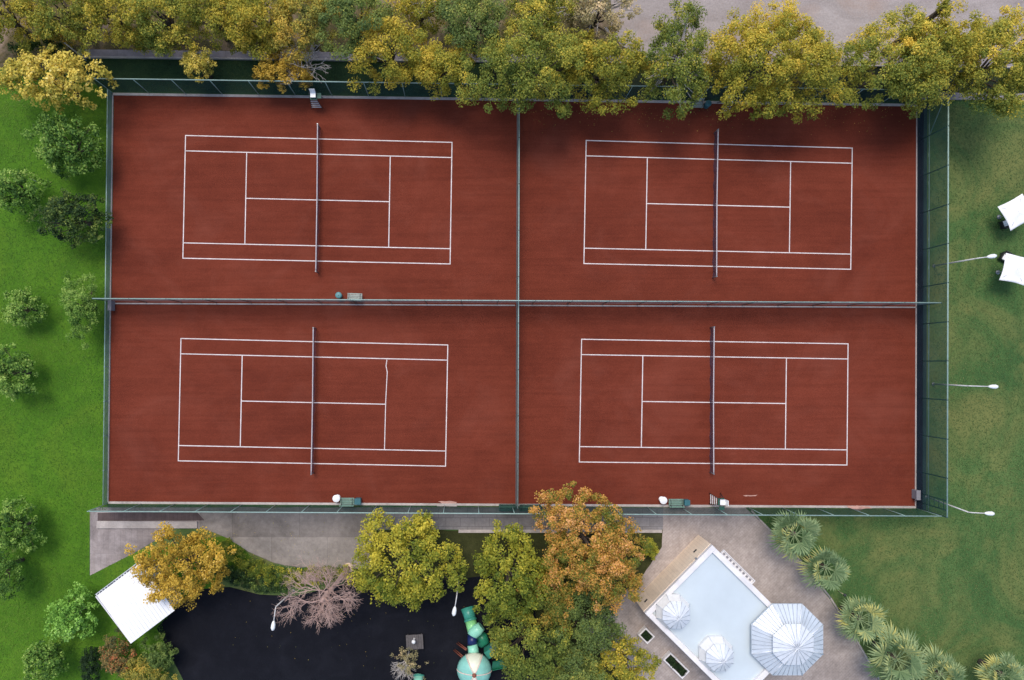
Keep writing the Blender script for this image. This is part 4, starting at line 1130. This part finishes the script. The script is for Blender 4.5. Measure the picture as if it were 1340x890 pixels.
# ------------------------------------------------------------------ playground
pg0 = G(622, 872)
pg = thing('play_structure', 'green play tower with tube slides and domed roof', 'playground slide', (pg0.x, pg0.y, 0))
def PL(px, py, z): return G(px, py, z) - Vector((pg0.x, pg0.y, 0))
def tube_part(name, pts, rad, mat): return MB().tube(pts, rad, 20).build(name, mat, pg)
tube_part('slide_mouth', [PL(611.5, 795.5, 0.55), PL(613.5, 803, 0.75), PL(615.5, 811, 1.0)], [0.60, 0.52, 0.50], 'slide_teal')
MB().tube([PL(615.3, 810, 1.0), PL(615.9, 812.5, 1.06)], [0.56, 0.56], 20).build('flange', 'slide_teal', pg)
tube_part('slide_tube', [PL(615.9, 812.5, 1.06), PL(617.5, 819, 1.25), PL(619, 825.5, 1.45)], 0.49, 'slide_green')
tube_part('slide_elbow', [PL(630, 819.5, 1.75), PL(625, 824, 1.75), PL(620, 828, 1.7), PL(618, 832, 1.75)], [0.40, 0.52, 0.52, 0.47], 'slide_mint')
tube_part('slide_ring', [PL(618, 831, 1.75), PL(618, 844, 2.0)], 0.42, 'slide_navy')
tube_part('slide_tube', [PL(618, 844, 2.0), PL(619.3, 850, 2.1), PL(620, 858, 2.2)], [0.43, 0.46, 0.48], 'slide_mint')
tube_part('slide_curve', [PL(627, 829, 0.8), PL(631, 834, 0.75), PL(633, 838, 0.7), PL(629, 842, 0.65), PL(625, 840, 0.6)], [0.35, 0.5, 0.52, 0.4, 0.3], 'slide_deep')
MB().box(PL(642, 851, 1.0), (0.95, 0.7, 1.2), R(35)).build('panel', 'slide_teal', pg)
MB().box(PL(646.5, 848, 1.5), (0.55, 0.5, 0.6), R(35)).build('panel', 'slide_blue', pg)
ch = MB()
ca, cb = PL(644, 871, 1.6), PL(664, 867, 0.4)
d_ = (cb - ca); d_.z = 0; d_.normalize(); nn_ = Vector((-d_.y, d_.x, 0))
for s_, hgt in ((-1, 0.22), (1, 0.22)):
    w0 = nn_ * 0.34 * s_
    ch.add([ca + w0, cb + w0, cb + w0 + Vector((0, 0, hgt)), ca + w0 + Vector((0, 0, hgt)), ca + w0 * 1.15, cb + w0 * 1.15, cb + w0 * 1.15 + Vector((0, 0, hgt)), ca + w0 * 1.15 + Vector((0, 0, hgt))],
           [(0, 1, 2, 3), (7, 6, 5, 4), (3, 2, 6, 7)])
ch.add([ca - nn_ * .34, cb - nn_ * .34, cb + nn_ * .34, ca + nn_ * .34], [(0, 1, 2, 3)])
ch.build('chute', 'slide_deep', pg)
for k, (xa, ya, xb, yb) in enumerate(((597.5, 842, 610, 851), (599.5, 840.5, 611, 849.5), (593.5, 851, 607, 862.5), (595, 849.5, 608, 860.5))):
    MB().tube([PL(xa, ya, 0.3), PL(xb, yb, 1.7)], 0.045, 8).build('handrail', 'red_brown', pg)
MB().box((0.05, 0.1, 1.2), (2.2, 2.2, 0.1)).build('deck', 'slide_teal', pg)
for x in (-1.0, 1.1):
    for y in (-1.0, 1.1): MB().tube([(x, y, 0), (x, y, 2.5)], 0.07, 10).build('post', 'red_brown', pg)
# domed roof in eight gores
dz = 2.5; Rd = 1.48; dh = 1.15
dc = G(620.5, 876, dz) - Vector((pg0.x, pg0.y, 0)); dc.z = dz
gore_ang = [62, 118, 178, 242, 298, 358]
def gore(a1, a2, mat, nm):
    vs, fs = [], []; A, B = 8, 8
    for i in range(A + 1):
        th = PI / 2 * i / A
        for j in range(B + 1):
            an = R(a1 + (a2 - a1) * j / B)
            r = Rd * math.cos(th); r = max(r, 0.02)
            vs.append((dc.x + r * math.cos(an), dc.y + r * math.sin(an), dc.z + dh * math.sin(th)))
    for i in range(A):
        for j in range(B):
            a = i * (B + 1) + j; fs.append((a, a + 1, a + B + 2, a + B + 1))
    o = MB().add(vs, fs, 0, True).build('roof_panel', mat, pg)
    s = o.modifiers.new('solid', 'SOLIDIFY'); s.thickness = 0.04
for k in range(6):
    a1 = gore_ang[k]; a2 = gore_ang[(k + 1) % 6]
    if a2 < a1: a2 += 360
    gore(a1, a2, 'dome_cream' if k in (0, 3) else 'dome_mint', 'g')
for a in gore_ang:
    pts = []
    for i in range(9):
        th = PI / 2 * i / 8 * 0.97
        pts.append((dc.x + (Rd + .01) * math.cos(th) * math.cos(R(a)), dc.y + (Rd + .01) * math.cos(th) * math.sin(R(a)), dc.z + (dh + .01) * math.sin(th)))
    MB().tube(pts, 0.045, 6).build('roof_rib', 'dome_trim', pg)
MB().lathe((dc.x, dc.y, dc.z + dh - 0.02), [(0.17, 0), (0.19, 0.06), (0.14, 0.16), (0.03, 0.2)], 16).build('finial', 'red_brown', pg)

p0 = G(548, 892)
t = thing('slide', 'separate teal slide mouth poking in at the bottom edge', 'playground slide', (p0.x, p0.y, 0))
a_ = G(548, 884, 0.5) - p0; b_ = G(547, 893, 0.9) - p0; c_ = G(546, 910, 1.6) - p0
MB().tube([a_, b_, c_], [0.46, 0.40, 0.38], 20).build('tube', 'slide_mint', t)
MB().tube([a_ + Vector((0, .03, -.03)), a_ + Vector((0, -.07, .03))], 0.50, 20).build('rim', 'slide_teal', t)
MB().tube([(c_.x, c_.y, 0), c_], 0.06, 8).build('post', 'red_brown', t)

p0 = G(543, 838)
t = thing('platform', 'square grey wooden platform with a lamp on the black surface', 'platform', (p0.x, p0.y, 0.012), R(3))
mb = MB()
for k in range(8): mb.box((-.66 + .19 * k, 0, .36), (.175, 1.30, .05))
bevel(mb.build('deck', 'wood_deck', t), .008)
for x in (-.6, .6):
    for y in (-.55, .55): MB().box((x, y, .17), (.09, .09, .33)).build('leg', 'wood_deck', t)
p0 = G(542, 836, 0.4)
t = thing('lantern', 'small white globe lantern standing on the wooden platform', 'lantern', (p0.x, p0.y, 0.397), 0)
MB().lathe((0, 0, 0), [(0.09, 0), (0.09, 0.04), (0.035, 0.07), (0.035, 0.5)], 14).build('stem', 'pole_white', t)
MB().lathe((0, 0, 0.5), [(0.04, 0), (0.14, 0.06), (0.18, 0.17), (0.15, 0.28), (0.05, 0.34)], 18).build('globe', 'lamp_white', t)

# ------------------------------------------------------------------ camera, light, world
cam = bpy.data.cameras.new('camera'); co = bpy.data.objects.new('camera', cam); COL.objects.link(co)
co.location = (0, 0, CAM_H); co.rotation_euler = (0, 0, 0)
cam.sensor_fit = 'HORIZONTAL'; cam.sensor_width = 36.0
cam.lens = CAM_H * PPM / 1340 * 36.0
cam.shift_x = (670 - NX) / 1340; cam.shift_y = (NY - 445) / 1340
cam.clip_end = 2000
SC.camera = co

EL, AZ = 63.0, 22.0               # sun towards the top of the photograph, a little to the left
sun = bpy.data.lights.new('sun', 'SUN'); sob = bpy.data.objects.new('sun', sun); COL.objects.link(sob)
sun.energy = 1.4; sun.angle = R(24); sun.color = (1.0, 0.93, 0.84)
sd = Vector((-math.sin(R(AZ)) * math.cos(R(EL)), math.cos(R(AZ)) * math.cos(R(EL)), math.sin(R(EL))))
sob.rotation_euler = sd.to_track_quat('Z', 'Y').to_euler()
w = bpy.data.worlds.new('World'); SC.world = w; w.use_nodes = True
nt = w.node_tree
sky = nt.nodes.new('ShaderNodeTexSky'); sky.sky_type = 'NISHITA'; sky.sun_disc = False
sky.sun_elevation = R(EL); sky.sun_rotation = R(-AZ); sky.air_density = 1.0; sky.dust_density = 2.0; sky.ozone_density = 1.0
bg = nt.nodes['Background']; bg.inputs[1].default_value = 0.147
nt.links.new(sky.outputs[0], bg.inputs[0])
SC.view_settings.view_transform = 'Standard'; SC.view_settings.look = 'None'
SC.view_settings.exposure = 0.52; SC.view_settings.gamma = 1.0
SC.cycles.use_denoising = True
try: SC.cycles.denoiser = 'OPENIMAGEDENOISE'
except Exception: pass
try:
    SC.cycles.max_bounces = 5; SC.cycles.transparent_max_bounces = 12
    SC.cycles.diffuse_bounces = 3
except Exception: pass
